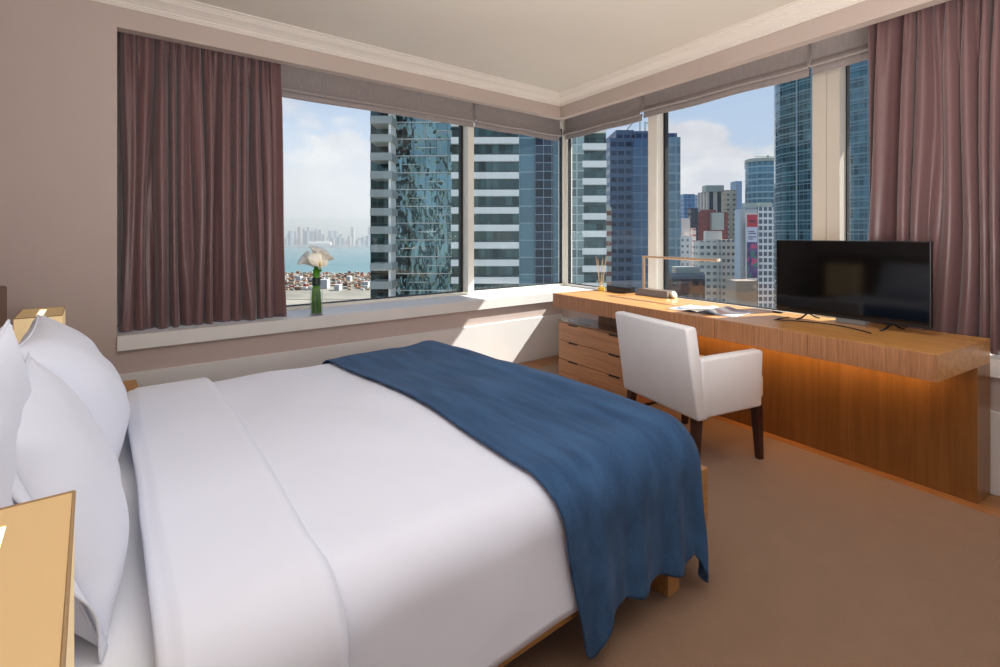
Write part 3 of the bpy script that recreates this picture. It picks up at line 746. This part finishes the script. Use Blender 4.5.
# ---------------------------------------------------------------- the city outside
GROUND = -80.0
def cp(px, Y):                                                # plan point seen at picture column px, Y metres ahead
    v = (FW + RT * ((px - CX) / F_PX)) * Y; return (v.x, v.y)
def zt(py, Y): return EYE - (py - HY) * Y / F_PX
def facade(name, wall, glass, fl, bay, wv=(.25, .8), wh=(.15, .85), rough=.25, metal=0.0, wobble=0.0, var=.35, wrough=.7, spec=.5):
    """window grid over the faces; u,v are metres"""
    m_ = bpy.data.materials.new(name); m_.use_nodes = True; N = NT(m_.node_tree); p = N.n['Principled BSDF']
    uv = N.node('ShaderNodeUVMap'); s = N.node('ShaderNodeSeparateXYZ'); N.link(uv.outputs[0], s.inputs[0])
    u = N.math('DIVIDE', s.outputs[0], bay); v = N.math('DIVIDE', s.outputs[1], fl)
    fu, fv = N.math('FRACT', u), N.math('FRACT', v)
    def band(f, lo, hi): return N.math('MULTIPLY', N.math('GREATER_THAN', f, lo), N.math('LESS_THAN', f, hi))
    mask = N.math('MULTIPLY', band(fu, *wh), band(fv, *wv))
    mask = N.math('MULTIPLY', mask, N.math('GREATER_THAN', s.outputs[0], -500))
    cell = N.node('ShaderNodeCombineXYZ'); N.link(N.math('FLOOR', u), cell.inputs[0]); N.link(N.math('FLOOR', v), cell.inputs[1])
    wn = N.node('ShaderNodeTexWhiteNoise'); wn.noise_dimensions = '2D'; N.link(cell.outputs[0], wn.inputs['Vector'])
    g = lin(glass); gd = tuple(c * (1 - var) for c in g[:3]) + (1,); gl = tuple(min(1, c * (1 + var * 1.4)) for c in g[:3]) + (1,)
    gc = N.mix(wn.outputs[0], gd, gl)
    nw = N.node('ShaderNodeTexNoise', i_Scale=.12, i_Detail=4.0); N.link(uv.outputs[0], nw.inputs['Vector'])
    w0 = lin(wall); wc = N.mix(N.ramp(nw.outputs[0], .3, .7), tuple(c * .86 for c in w0[:3]) + (1,), w0)
    N.link(N.mix(mask, wc, gc), p.inputs['Base Color'])
    rg = N.node('ShaderNodeMix'); rg.data_type = 'FLOAT'; N.link(mask, rg.inputs[0]); rg.inputs[2].default_value = wrough; rg.inputs[3].default_value = rough
    N.link(rg.outputs[0], p.inputs['Roughness'])
    if metal: N.link(N.math('MULTIPLY', mask, metal), p.inputs['Metallic'])
    p.inputs['Specular IOR Level'].default_value = spec
    if wobble:
        mp_ = N.node('ShaderNodeMapping'); mp_.inputs['Scale'].default_value = (.30, .16, 1); N.link(uv.outputs[0], mp_.inputs[0])
        a = N.node('ShaderNodeTexNoise', i_Scale=1.0, i_Detail=2.0); N.link(mp_.outputs[0], a.inputs['Vector'])
        st = N.math('MULTIPLY', wn.outputs[0], .12)
        bp = N.node('ShaderNodeBump', i_Strength=1.0, i_Distance=wobble); N.link(N.math('ADD', a.outputs[0], st), bp.inputs['Height']); N.link(bp.outputs[0], p.inputs['Normal'])
    return m_
def cam_box(p0, p1, Y, depth):
    """plan rectangle whose front runs from column p0 to p1 at Y, going depth metres further"""
    a, b = Vector(cp(p0, Y)), Vector(cp(p1, Y)); f = Vector((FW.x, FW.y)) * depth
    return [tuple(a), tuple(b), tuple(b + f), tuple(a + f)]
def part(nm, poly, z0, z1, m_, parent):
    b = new(); prism(b, poly, z0, z1); return obj(nm, b, m_, parent)
def bldg(name, label, cat='building', group=None): return thing(name, label, cat, (0, 0, 0), 0, group)
def rotpoly(pxc, Y, w_, d_, ang):
    """rectangle w_ x d_, nearest corner area centred on column pxc at Y, front face turned by ang from facing the room"""
    c = Vector(cp(pxc, Y)); a_ = math.atan2(RT.y, RT.x) + R(ang); e = Vector((math.cos(a_), math.sin(a_))); n_ = Vector((-e.y, e.x))
    return [tuple(c - e * w_ / 2), tuple(c + e * w_ / 2), tuple(c + e * w_ / 2 + n_ * d_), tuple(c - e * w_ / 2 + n_ * d_)]

# --- the striped glass tower facing the corner of the room
YT = 112.0; FLR = 3.87; TZ0, TZ1 = GROUND, 58.0
tw = bldg('striped_tower', 'tall glass tower with pale horizontal bands filling the view beyond the corner', 'skyscraper')
M_tglass = facade('tower_dark_glass', (60, 72, 70), (66, 88, 86), FLR, 1.5, (.04, .97), (.05, .95), .06, .6, 0.02, .5, .3)
M_mirror = facade('tower_mirror_glass', (96, 112, 112), (118, 148, 150), FLR, 2.6, (.06, .99), (.02, .98), .015, 1.0, .9, .25, .4)
M_bluecol = facade('tower_blue_glass', (176, 198, 200), (104, 136, 146), FLR, 3.6, (.05, .97), (.03, .98), .12, .4, .03, .12, .5)
M_darkcol = facade('tower_black_glass', (140, 156, 166), (40, 50, 62), FLR / 2, 1.9, (.06, .97), (.04, .97), .1, .5, .05, .5, .5)
M_palecol = facade('tower_pale_glass', (204, 214, 206), (132, 148, 142), FLR / 2, 2.2, (.07, .95), (.05, .95), .2, .2, .3, .45, .5)
M_band = mat('tower_white_band', (250, 248, 238), .5)
M_bandg = mat('tower_grey_band', (164, 170, 162), .6)
def bands(nm, p0, p1, Y, m_, z_off, hb, prot, parent, zlo=-26, zhi=44, depth=2.0):
    b = new(); ph = zt(0, 1)
    k = math.floor((zlo - z_off) / FLR)
    while z_off + k * FLR < zhi:
        z = z_off + k * FLR; k += 1
        poly_ = cam_box(p0, p1, Y - prot, depth + prot)
        prism(b, poly_, z, z + hb)
    return obj(nm, b, m_, parent)
# left bay: grey spandrels, deep windows, column at its right edge
o_lb = part('left_bay', cam_box(370.5, 391.5, YT + 2.2, 22), TZ0, TZ1, M_tglass, tw)
bands('spandrel_bands', 370.0, 392.0, YT * .95, M_bandg, zt(160, YT * .95), 1.55, 0, o_lb, depth=6)
b = new(); prism(b, cam_box(388.5, 391.0, YT * .95 + .8, 5), TZ0, TZ1); obj('column', b, M_band, o_lb)
# mirrored core
o_mc = part('mirror_wall', cam_box(391.5, 452, YT + 5, 20), TZ0, TZ1, M_mirror, tw)
b = new()
for k in range(-8, 13):
    z = zt(258, YT) + k * FLR; prism(b, cam_box(391.5, 452, YT + 4.7, 1), z, z + .16)
    for f_ in ((k * 37) % 5, ):
        prism(b, cam_box(400 + f_ * 9, 418 + f_ * 9, YT + 4.68, 1), z + 1.9, z + 2.02)
obj('transoms', b, M_band, o_mc)
# banded bay, seen on both sides of the mullion
o_bb = part('banded_bay', cam_box(452, 519, YT + 1.2, 24), TZ0, TZ1, M_tglass, tw)
bands('spandrel_bands', 451, 519, YT, M_band, zt(143.5, YT), 1.42, 0, o_bb, depth=2)
b = new()
for px_ in (480, 491, 503):
    prism(b, cam_box(px_, px_ + .5, YT + 1.0, .4), TZ0, TZ1)
obj('window_mullions', b, M_tglass, o_bb)
o_ = part('blue_bay', cam_box(519, 535.5, YT + 3, 20), TZ0, TZ1, M_bluecol, tw)
o_ = part('dark_bay', cam_box(535, 553.5, YT + 1.6, 20), TZ0, TZ1, M_darkcol, tw)
o_ = part('blue_bay', cam_box(553.5, 568, YT + 4, 20), TZ0, TZ1, M_bluecol, tw)
o_ = part('pale_bay', cam_box(567, 584, YT + .6, 20), TZ0, TZ1, M_palecol, tw)
o_rb = part('right_bay', cam_box(583, 606.0, YT + 1.4, 18), TZ0, TZ1, M_tglass, tw)
bands('spandrel_bands', 582.5, 606.6, YT + .1, M_band, zt(167, YT), 1.42, 0, o_rb, depth=2)

# --- slate blue twin tower
bt = bldg('blue_tower', 'dark slate blue office tower with two setback tops left of the white mullion', 'skyscraper')
M_slate = facade('slate_facade', (92, 112, 138), (54, 70, 94), 3.6, 3.0, (.3, .8), (.12, .9), .2, .1, 0, .3, .5)
M_slate2 = facade('slate_glass', (118, 146, 174), (100, 130, 160), 3.6, 3.0, (.1, .94), (.06, .94), .2, .2, 0, .12, .4)
part('left_block', cam_box(610, 634, 205, 30), GROUND, zt(138, 205), M_slate, bt)
part('left_crown', cam_box(616, 634, 208, 22), zt(138, 208), zt(130, 208), M_slate, bt)
part('right_block', cam_box(634, 667, 203, 30), GROUND, zt(140, 203), M_slate2, bt)
part('right_crown', cam_box(635, 660, 206, 24), zt(140, 206), zt(131, 206), M_slate, bt)
b = new(); tube(b, [(*cp(640, 210), zt(131, 210)), (*cp(640, 210), zt(118, 210))], .25, 6); tube(b, [(*cp(626, 210), zt(131, 210)), (*cp(636, 210), zt(119, 210))], .25, 6)
tube(b, [(*cp(645, 210), zt(131, 210)), (*cp(645, 210), zt(122, 210)), (*cp(652, 210), zt(126, 210))], .3, 6); obj('roof_crane', b, M_bandg, bt)
st = bldg('pale_blue_tower', 'slim pale blue glass tower just right of the white mullion', 'skyscraper')
part('shaft', cam_box(667, 680.5, 185, 16), GROUND, zt(137, 185), facade('pale_blue_facade', (160, 182, 194), (134, 162, 178), 3.4, 3.4, (.1, .9), (.08, .92), .25, .1, 0, .15, .5), st)
part('roof_plant', cam_box(667, 677, 188, 16), zt(137, 188), zt(133, 188), M_slate, st)
sw = bldg('white_brick_block', 'thin white and brick striped block squeezed between two towers', 'building')
part('wall', cam_box(600, 611.5, 150, 12), GROUND, zt(207, 150), facade('striped_brick', (226, 220, 210), (150, 96, 76), 3.0, 9.0, (.35, .8), (.2, .95), .6, 0, 0, .2), sw)

# --- city seen through the middle of the right window
def simple(name, label, px0, px1, py, Y, depth, m_, extra=(), cat='building', ang=0, split=None):
    t = bldg(name, label, cat)
    if ang:
        w_ = (px1 - px0) * Y / F_PX; a_ = abs(R(ang)); wf = w_ * split; d_ = w_ * (1 - split)
        c = Vector(cp(px0 + (px1 - px0) * (split if ang < 0 else 1 - split), Y)); base = math.atan2(RT.y, RT.x)
        L = Vector((math.cos(base + PI - R(abs(ang))), math.sin(base + PI - R(abs(ang))))); Rr_ = Vector((math.cos(base + R(90 - abs(ang))), math.sin(base + R(90 - abs(ang)))))
        l1 = (wf) / math.cos(R(abs(ang))); r1 = (w_ - wf) / math.cos(R(90 - abs(ang)))
        poly_ = [tuple(c), tuple(c + Rr_ * r1), tuple(c + Rr_ * r1 + L * l1), tuple(c + L * l1)]
    else: poly_ = cam_box(px0, px1, Y, depth)
    part('walls', poly_, GROUND, zt(py, Y), m_, t)
    for nm, a_, b_, y1, dy, m2 in extra: part(nm, cam_box(a_, b_, Y + dy, depth * .4), zt(py, Y) - .5, zt(y1, Y), m2, t)
    return t
F = facade
cream = F('cream_flats', (214, 206, 192), (104, 108, 112), 3.1, 3.0, (.3, .75), (.2, .8), .3, 0, 0, .5)
simple('office_block', 'blue glass office block with a flat top left of the brick coloured building', 684, 695, 194, 420, 20, F('f1', (104, 140, 172), (70, 110, 150), 3.5, 3.0, (.1, .9), (.08, .9), .2, .1, 0, .2))
simple('office_block', 'pale grey blue office block seen between the blue block and the columned tower', 695, 708, 195, 460, 20, F('f2', (164, 178, 194), (110, 130, 152), 3.5, 3.5, (.2, .8), (.1, .9), .3, 0, 0, .2))
t = simple('columned_tower', 'beige tower with three dark vertical window strips under a capped roof', 707, 736, 191, 330, 16, F('f3', (206, 198, 186), (44, 54, 66), 60, 5.2, (.02, .99), (.28, .78), .2, 0, 0, .1), extra=(('roof_cap', 706, 724, 185.5, -1.5, M_bandg), ('roof_plant', 710, 722, 188, 1, M_slate)))
part('side_wall', cam_box(725, 736.5, 327, 14), GROUND, zt(190, 327), F('f3b', (222, 208, 184), (120, 112, 104), 3.2, 4.0, (.3, .7), (.3, .7), .4, 0, 0, .3), t)
simple('slender_tower', 'slender grey blue tower rising behind the billboard building', 736, 742, 181, 620, 15, F('f4', (136, 160, 186), (100, 128, 160), 3.5, 3, (.1, .9), (.1, .9), .3, 0, 0, .1))
t = bldg('round_glass_building', 'curved teal glass office building with banded floors and a roof crane', 'building')
poly_ = [cp(745 + 50 * (1 - math.cos(PI * k / 12)) * .5, 305 - 14 * math.sin(PI * k / 12)) for k in range(13)] + [cp(795, 330), cp(745, 330)]
Mr = F('f5', (136, 166, 178), (62, 104, 124), 3.7, 2.4, (.18, .95), (.04, .96), .12, .3, 0, .25)
part('walls', poly_, GROUND, zt(163, 300), Mr, t); part('roof_rim', [cp(744.5 + 51 * (1 - math.cos(PI * k / 12)) * .5, 304 - 14 * math.sin(PI * k / 12)) for k in range(13)] + [cp(796, 328), cp(744.5, 328)], zt(163, 300), zt(160, 300), M_bandg, t)
b = new(); tube(b, [(*cp(768, 300), zt(162, 300)), (*cp(768, 300), zt(155, 300))], .5, 6); tube(b, [(*cp(755, 300), zt(156.5, 300)), (*cp(775, 300), zt(156.5, 300))], .35, 6); obj('roof_crane', b, M_bandg, t)
simple('brick_building', 'dark red brick coloured building with a stepped top', 697, 728, 212, 300, 8, F('f6', (142, 66, 60), (92, 52, 54), 3.2, 2.6, (.35, .7), (.25, .75), .4, 0, 0, .25), extra=(('roof_box', 702, 716, 209.5, 2, mat('brick_paint', (150, 76, 68), .7)), ('grey_roof_box', 712, 724, 230, -3, M_bandg)))
simple('dark_block', 'narrow dark navy block left of the red building', 691, 698, 208, 290, 5, F('f7', (40, 46, 66), (24, 30, 48), 3.3, 2.0, (.2, .8), (.1, .9), .2, 0, 0, .2))
t = simple('apartment_block', 'weathered cream apartment block with rows of small windows', 699, 722, 241, 240, 7, cream, extra=(('roof_room', 706, 722, 231, 2, mat('render_cream', (206, 198, 188), .8)),))
part('side_wing', cam_box(721.5, 738, 238, 7), GROUND, zt(239.5, 237.5), F('cream_flats_shaded', (188, 180, 168), (84, 88, 92), 3.1, 2.2, (.3, .75), (.2, .8), .3, 0, 0, .5), t)  # same cream flats, shade of this face put into the darker colours
simple('white_apartment_block', 'small white apartment block with red trimmed balconies at the left', 680, 692, 236, 260, 6, F('f8', (226, 222, 216), (120, 116, 124), 3.1, 2.6, (.35, .75), (.3, .7), .4, 0, 0, .4), extra=(('stair_tower', 683, 690, 218, 3, mat('pink_cream', (224, 204, 192), .7)),))
simple('balcony_tower', 'white tower edge with red balcony stripes beside the navy block', 691.5, 696, 228, 266, 6, F('f9', (222, 210, 204), (160, 84, 82), 3.1, 6, (.2, .5), (.1, .9), .5, 0, 0, .2))
simple('brown_block', 'low brown building with a grey flat roof at the foot of the view', 660, 705, 279, 130, 8, F('f10', (122, 92, 82), (64, 56, 58), 3.2, 2.6, (.3, .7), (.2, .8), .4, 0, 0, .4), extra=(('roof_deck', 672, 705, 274, 0, mat('slate_roof', (104, 112, 124), .7)), ('roof_plant', 676, 700, 268, 3, M_bandg)))
simple('podium_block', 'blank grey brown podium wall below the billboard', 736, 757.3, 281, 203, 9, mat('podium_wall', (150, 132, 118), .8))
# billboard building
t = bldg('billboard_building', 'grey building carrying a tall billboard with a red top', 'building')
part('walls', cam_box(740, 757.5, 216.2, 5), GROUND, zt(209, 215), mat('grey_render', (176, 176, 180), .8, var=.04, vscale=.2), t)
part('roof_plant', cam_box(746, 757, 217, 4), zt(209, 218), zt(203, 218), M_bandg, t)
def flat_rect(nm, p0, p1, y0, y1, Y, m_, parent, thick=.3):
    b = new(); prism(b, cam_box(p0, p1, Y, thick), zt(y1, Y), zt(y0, Y)); return obj(nm, b, m_, parent)
bb = bldg('billboard', 'tall wall billboard with a red block, white text panel and purple crowd picture', 'billboard')
flat_rect('backing', 746, 757.6, 213, 280, 214.4, M_frame, bb)
flat_rect('red_panel', 747.3, 757.3, 214.5, 227, 214.1, mat('billboard_red', (196, 42, 62), .5), bb)
flat_rect('white_panel', 747.3, 757.3, 227, 242, 214.1, mat('billboard_lilac', (206, 206, 224), .5), bb)
def crowd():
    m_ = bpy.data.materials.new('billboard_picture'); m_.use_nodes = True; N = NT(m_.node_tree); p = N.n['Principled BSDF']
    t_ = N.node('ShaderNodeTexCoord'); v = N.node('ShaderNodeTexVoronoi', i_Scale=.7); N.link(t_.outputs['Object'], v.inputs['Vector'])
    s = N.node('ShaderNodeSeparateColor'); N.link(v.outputs['Color'], s.inputs[0])
    c1 = N.mix(s.outputs[0], lin((36, 42, 96)), lin((112, 70, 130))); c2 = N.mix(N.ramp(s.outputs[1], .7, .75), c1, lin((196, 60, 110)))
    N.link(N.mix(N.ramp(s.outputs[2], .75, .8), c2, lin((60, 120, 110))), p.inputs['Base Color']); p.inputs['Roughness'].default_value = .5; return m_
flat_rect('picture_panel', 747.3, 757.3, 242, 278, 214.1, crowd(), bb)
def letters(nm, txt, px, py, Y, size, m_, parent):
    cu = bpy.data.curves.new(nm, 'FONT'); cu.body = txt; cu.size = size; cu.align_x = 'CENTER'; cu.align_y = 'CENTER'; cu.extrude = .03
    to = bpy.data.objects.new(nm, cu); C.objects.link(to); x, y = cp(px, Y); to.location = (x, y, zt(py, Y)); to.rotation_euler = (R(90), 0, TH - PI / 2)
    dg = bpy.context.evaluated_depsgraph_get(); me = bpy.data.meshes.new_from_object(to.evaluated_get(dg)); me.materials.append(m_)
    o_ = bpy.data.objects.new(nm, me); C.objects.link(o_); o_.location = to.location; o_.rotation_euler = to.rotation_euler; o_.parent = parent
    bpy.data.objects.remove(to); return o_
b = new()
for y_, w0, w1 in ((220.2, 749.2, 755.6), (221.4, 749.6, 755.0), (231, 748.6, 754), (233, 748.6, 756), (236.5, 748.6, 756.2), (238.6, 748.6, 753)):
    x_ = w0; rnd = random.Random(int(y_ * 10))
    while x_ < w1:
        l_ = rnd.uniform(.35, .8); prism(b, cam_box(x_, min(x_ + l_, w1), 213.95, .1), zt(y_ + .8, 214), zt(y_, 214)); x_ += l_ + .25
obj('printed_lines', b, mat('billboard_text', (64, 40, 70), .6), bb)
t = bldg('white_grid_building', 'white building with a regular grid of square windows beside the billboard', 'building')
part('walls', cam_box(758.2, 780, 216.2, 8), GROUND, zt(207, 216), F('f12', (228, 228, 230), (72, 84, 98), 2.75, 2.05, (.2, .86), (.16, .86), .3, 0, 0, .3), t)
part('roof_room', cam_box(760, 772, 217, 6), zt(207, 217), zt(202, 214), M_bandg, t)
# big teal tower on the right with a rounded corner
t = bldg('teal_glass_tower', 'huge teal glass tower rising out of view behind the television', 'skyscraper')
Mt1 = F('f13', (116, 146, 152), (68, 104, 118), 2.1, .9, (.14, .97), (.06, .97), .12, .35, .02, .45, .3)
pts_ = [cp(792, 138), cp(782, 129), cp(776, 124), cp(774, 119), cp(775.5, 115), cp(780, 112), cp(797, 108), cp(812, 105), cp(835, 101), cp(905, 92), cp(960, 130), cp(860, 150)]
part('glass_wall', pts_[::-1], GROUND, 62, Mt1, t)
b = new(); k = 0
while k < 46:
    z = -28 + k * 2.1; k += 1
    fr_ = [Vector(p_) for p_ in pts_[2:10]]
    c_ = sum(fr_, Vector((0, 0))) / len(fr_)
    ring = [tuple(p_ + (Vector((0, 0)) - p_).normalized() * .35) for p_ in fr_] + [tuple(p_ - (Vector((0, 0)) - p_).normalized() * .3) for p_ in fr_[::-1]]
    prism(b, ring[::-1], z, z + .14)
obj('floor_ledges', b, mat('ledge_metal', (132, 156, 168), .4), t)
b = new()
for p_ in ((797, 107.6), (812, 104.6), (848, 98.8), (868, 96.4)): prism(b, cam_box(p_[0], p_[0] + .6, p_[1], .5), GROUND, 62)
obj('vertical_fins', b, mat('ledge_metal', (132, 156, 168), .4), t)

# towers behind the hotel, mirrored in the glass of the striped tower
def behind(label, X, Y, w_, d_, h_, m_):
    c = RT * X + FW * Y; e = Vector((RT.x, RT.y)); n_ = Vector((FW.x, FW.y)); c = Vector((c.x, c.y))
    t_ = bldg('office_tower', label, 'building'); part('walls', [tuple(c), tuple(c + e * w_), tuple(c + e * w_ + n_ * d_), tuple(c + n_ * d_)], GROUND, h_, m_, t_)
behind('dark glass tower behind the hotel mirrored in the striped tower', -75, -70, 34, 26, 30, F('b1', (190, 200, 200), (26, 44, 52), 3.9, 5, (.2, .96), (.06, .94), .3, 0, 0, .4))
behind('pale stone tower behind the hotel mirrored in the striped tower', -34, -60, 10, 22, 48, F('b2', (196, 186, 160), (60, 66, 66), 3.9, 3, (.3, .8), (.2, .8), .3, 0, 0, .4))
behind('deep green glass tower behind the hotel to the left', -120, -40, 30, 26, 14, F('b3', (70, 90, 90), (20, 40, 46), 3.9, 3, (.2, .9), (.1, .9), .3, 0, 0, .4))

# --- harbour view through the left window
SEA = -80.0
def ground_quad(nm, px0, px1, Y0, Y1, z, m_, div=1):
    b = new(); a_, b_, c_, d_ = cp(px0, Y0), cp(px1, Y0), cp(px1, Y1), cp(px0, Y1)
    vs_ = [b.verts.new((*p_, z)) for p_ in (a_, b_, c_, d_)]; b.faces.new(vs_); return obj(nm, b, m_)
Mw = bpy.data.materials.new('harbour_water'); Mw.use_nodes = True; N = NT(Mw.node_tree); p = N.n['Principled BSDF']
p.inputs['Base Color'].default_value = lin((96, 168, 176)); p.inputs['Roughness'].default_value = .35
t_ = N.node('ShaderNodeTexCoord'); a = N.node('ShaderNodeTexNoise', i_Scale=.02, i_Detail=5.0); N.link(t_.outputs['Object'], a.inputs['Vector'])
N.link(N.mix(a.outputs[0], lin((56, 96, 104)), lin((72, 114, 120))), p.inputs['Base Color'])
tag(ground_quad('harbour_water', -300, 420, 1080, 3350, SEA, Mw), 'turquoise harbour water between the two shores', 'water', kind='stuff')
struct(ground_quad('ground', -700, 1900, 30, 1085, SEA - .2, mat('city_ground', (128, 122, 112), .9, var=.3, vscale=.02))).name = 'ground'
struct(ground_quad('far_ground', -500, 700, 3350, 9000, SEA + .1, mat('far_ground', (150, 158, 150), .9))).name = 'ground_far'
# hills
b = new(); rnd = random.Random(9)
def hill(px, Y, k):
    h = 12 + 9 * noise.noise(Vector((px * .012 + k * 7, k, 0))) + 3 * noise.noise(Vector((px * .05, k, 2)))
    return h
n_ = 90
for k, Y in enumerate((7200, 8200)):
    row = []
    for i in range(n_ + 1):
        px = 60 + 480 * i / n_; h = hill(px, Y, k) + k * 4
        row.append([b.verts.new((*cp(px, Y - 700), SEA)), b.verts.new((*cp(px, Y - 200), SEA + (zt(HY - h, Y) - SEA) * .6)), b.verts.new((*cp(px, Y), zt(HY - h, Y))), b.verts.new((*cp(px, Y + 900), SEA))])
    for i in range(n_):
        for j in range(3): b.faces.new((row[i][j], row[i + 1][j], row[i + 1][j + 1], row[i][j + 1]))
struct(obj('hills', b, mat('hill_green', (92, 116, 104), .95, var=.15, vscale=.002), smooth=True))
# far shore skyline
rnd = random.Random(21)
Msk = [F('sk%d' % i, w_, g_, 4.2, 6.0, (.3, .8), (.2, .8), .4, 0, 0, .3) for i, (w_, g_) in enumerate((((158, 160, 164), (110, 120, 134)), ((110, 128, 146), (84, 104, 130)), ((148, 142, 138), (100, 102, 112)), ((92, 112, 134), (72, 94, 122))))]
for i in range(46):
    px = 279 + 94 * (i + rnd.uniform(-.3, .3)) / 46; Y = rnd.uniform(3420, 4400); w_ = rnd.uniform(1.4, 3.6)
    top = HY + 3 - rnd.choice((-3, -2, 0, 0, 1, 2, 4, 7, 11)) * 1.0
    if 298 < px < 322: top = min(top, 228 + rnd.uniform(-2, 5))
    o_ = part('high_rise', cam_box(px - w_ / 2, px + w_ / 2, Y, 40), SEA, zt(top, Y), Msk[i % 4], None)
    kind_ = ('pale', 'blue', 'beige', 'slate blue')[i % 4]
    tag(o_, 'hazy %s high-rise on the far shore of the harbour' % kind_, 'building', '%s high-rises across the harbour' % kind_)
t = bldg('terminal_hall', 'long white curved roof terminal on the far waterfront', 'building')
b = new(); tube(b, [(*cp(309, 3450), SEA + 14), (*cp(331, 3450), SEA + 14)], 22, 12); obj('roof', b, mat('terminal_white', (190, 194, 196), .5), t)
part('hall', cam_box(300, 345, 3440, 60), SEA, SEA + 14, Msk[0], t)
t = bldg('quay', 'long pale quay wall along the far waterfront', 'quay'); part('wall', cam_box(280, 372, 3345, 30), SEA, SEA + 9, mat('quay_concrete', (196, 198, 196), .8), t)
# near shore: container yard
cols = (('red', (132, 56, 46)), ('orange', (156, 106, 70)), ('white', (178, 176, 172)), ('grey', (104, 104, 102)), ('tan', (150, 130, 104)), ('brown', (98, 66, 54)))
struct(ground_quad('waterfront_yard', 200, 420, 640, 1085, SEA + .3, mat('yard_concrete', (122, 118, 108), .9, var=.2, vscale=.03))).name = 'ground_yard'
cm_ = [mat('container_' + c, v, .6) for c, v in cols]
rows_ = 0
spots = [(r_, c_) for r_ in range(17) for c_ in range(15)]
for r_, c_ in spots:
    if rnd.random() < .22: continue
    Y = 745 + r_ * 20 + rnd.uniform(-2, 2); px = 279 + 6.4 * c_ + rnd.uniform(-.5, .5) + (r_ % 2) * 3; k = rnd.choice((0, 1, 1, 2, 2, 3, 3, 4, 4, 5)); L_ = rnd.choice((5, 7, 8)); h_ = rnd.choice((2.4, 2.4, 4.8))
    if any(a_ - 3 < px < b_ + 4 and c_y - 26 < Y < c_y + 34 for a_, b_, c_y in ((318, 327, 760), (334, 339, 735), (296, 300, 900), (346, 350, 880), (362, 368, 790))): continue
    x, y = cp(px, Y); b = new(); bx(b, -L_ / 2, L_ / 2, -2.2, 2.2, 0, h_)
    o_ = obj('shipping_container', b, cm_[k], loc=(x, y, SEA + .35), rot=(0, 0, R(-38 + rnd.uniform(-8, 8))))
    tag(o_, '%s container stack on the near waterfront yard' % cols[k][0], 'container', '%s containers on the waterfront' % cols[k][0])
for i, (px, Y, w_, h_) in enumerate(((318, 760, 9, 14), (334, 735, 5, 9), (296, 900, 4, 8), (346, 880, 4, 9), (362, 790, 6, 8))):
    o_ = part('warehouse', cam_box(px, px + w_, Y, 14), SEA, SEA + h_, mat('warehouse_white', (158, 160, 162), .7), None)
    tag(o_, ('white warehouse behind the vase on the near shore', 'smaller white warehouse right of the vase on the near shore', 'small white shed left of the vase near the water', 'white shed at the water edge right of the vase', 'white shed beside the striped tower edge')[i], 'building')

# haze hanging over the far harbour
hz = bpy.data.materials.new('sea_haze'); hz.use_nodes = True; N = NT(hz.node_tree); N.n.remove(N.n['Principled BSDF'])
vs_ = N.node('ShaderNodeVolumeScatter'); vs_.inputs['Color'].default_value = (.86, .93, 1, 1); vs_.inputs['Density'].default_value = .0004; vs_.inputs['Anisotropy'].default_value = .3
N.link(vs_.outputs[0], N.n['Material Output'].inputs['Volume'])
b = new(); poly_ = [cp(150, 1300), cp(420, 1300), cp(420, 8800), cp(150, 8800)]; prism(b, poly_, SEA - 2, 420)
tag(obj('sea_haze', b, hz), 'pale blue haze hanging over the far side of the harbour', 'haze', kind='stuff')
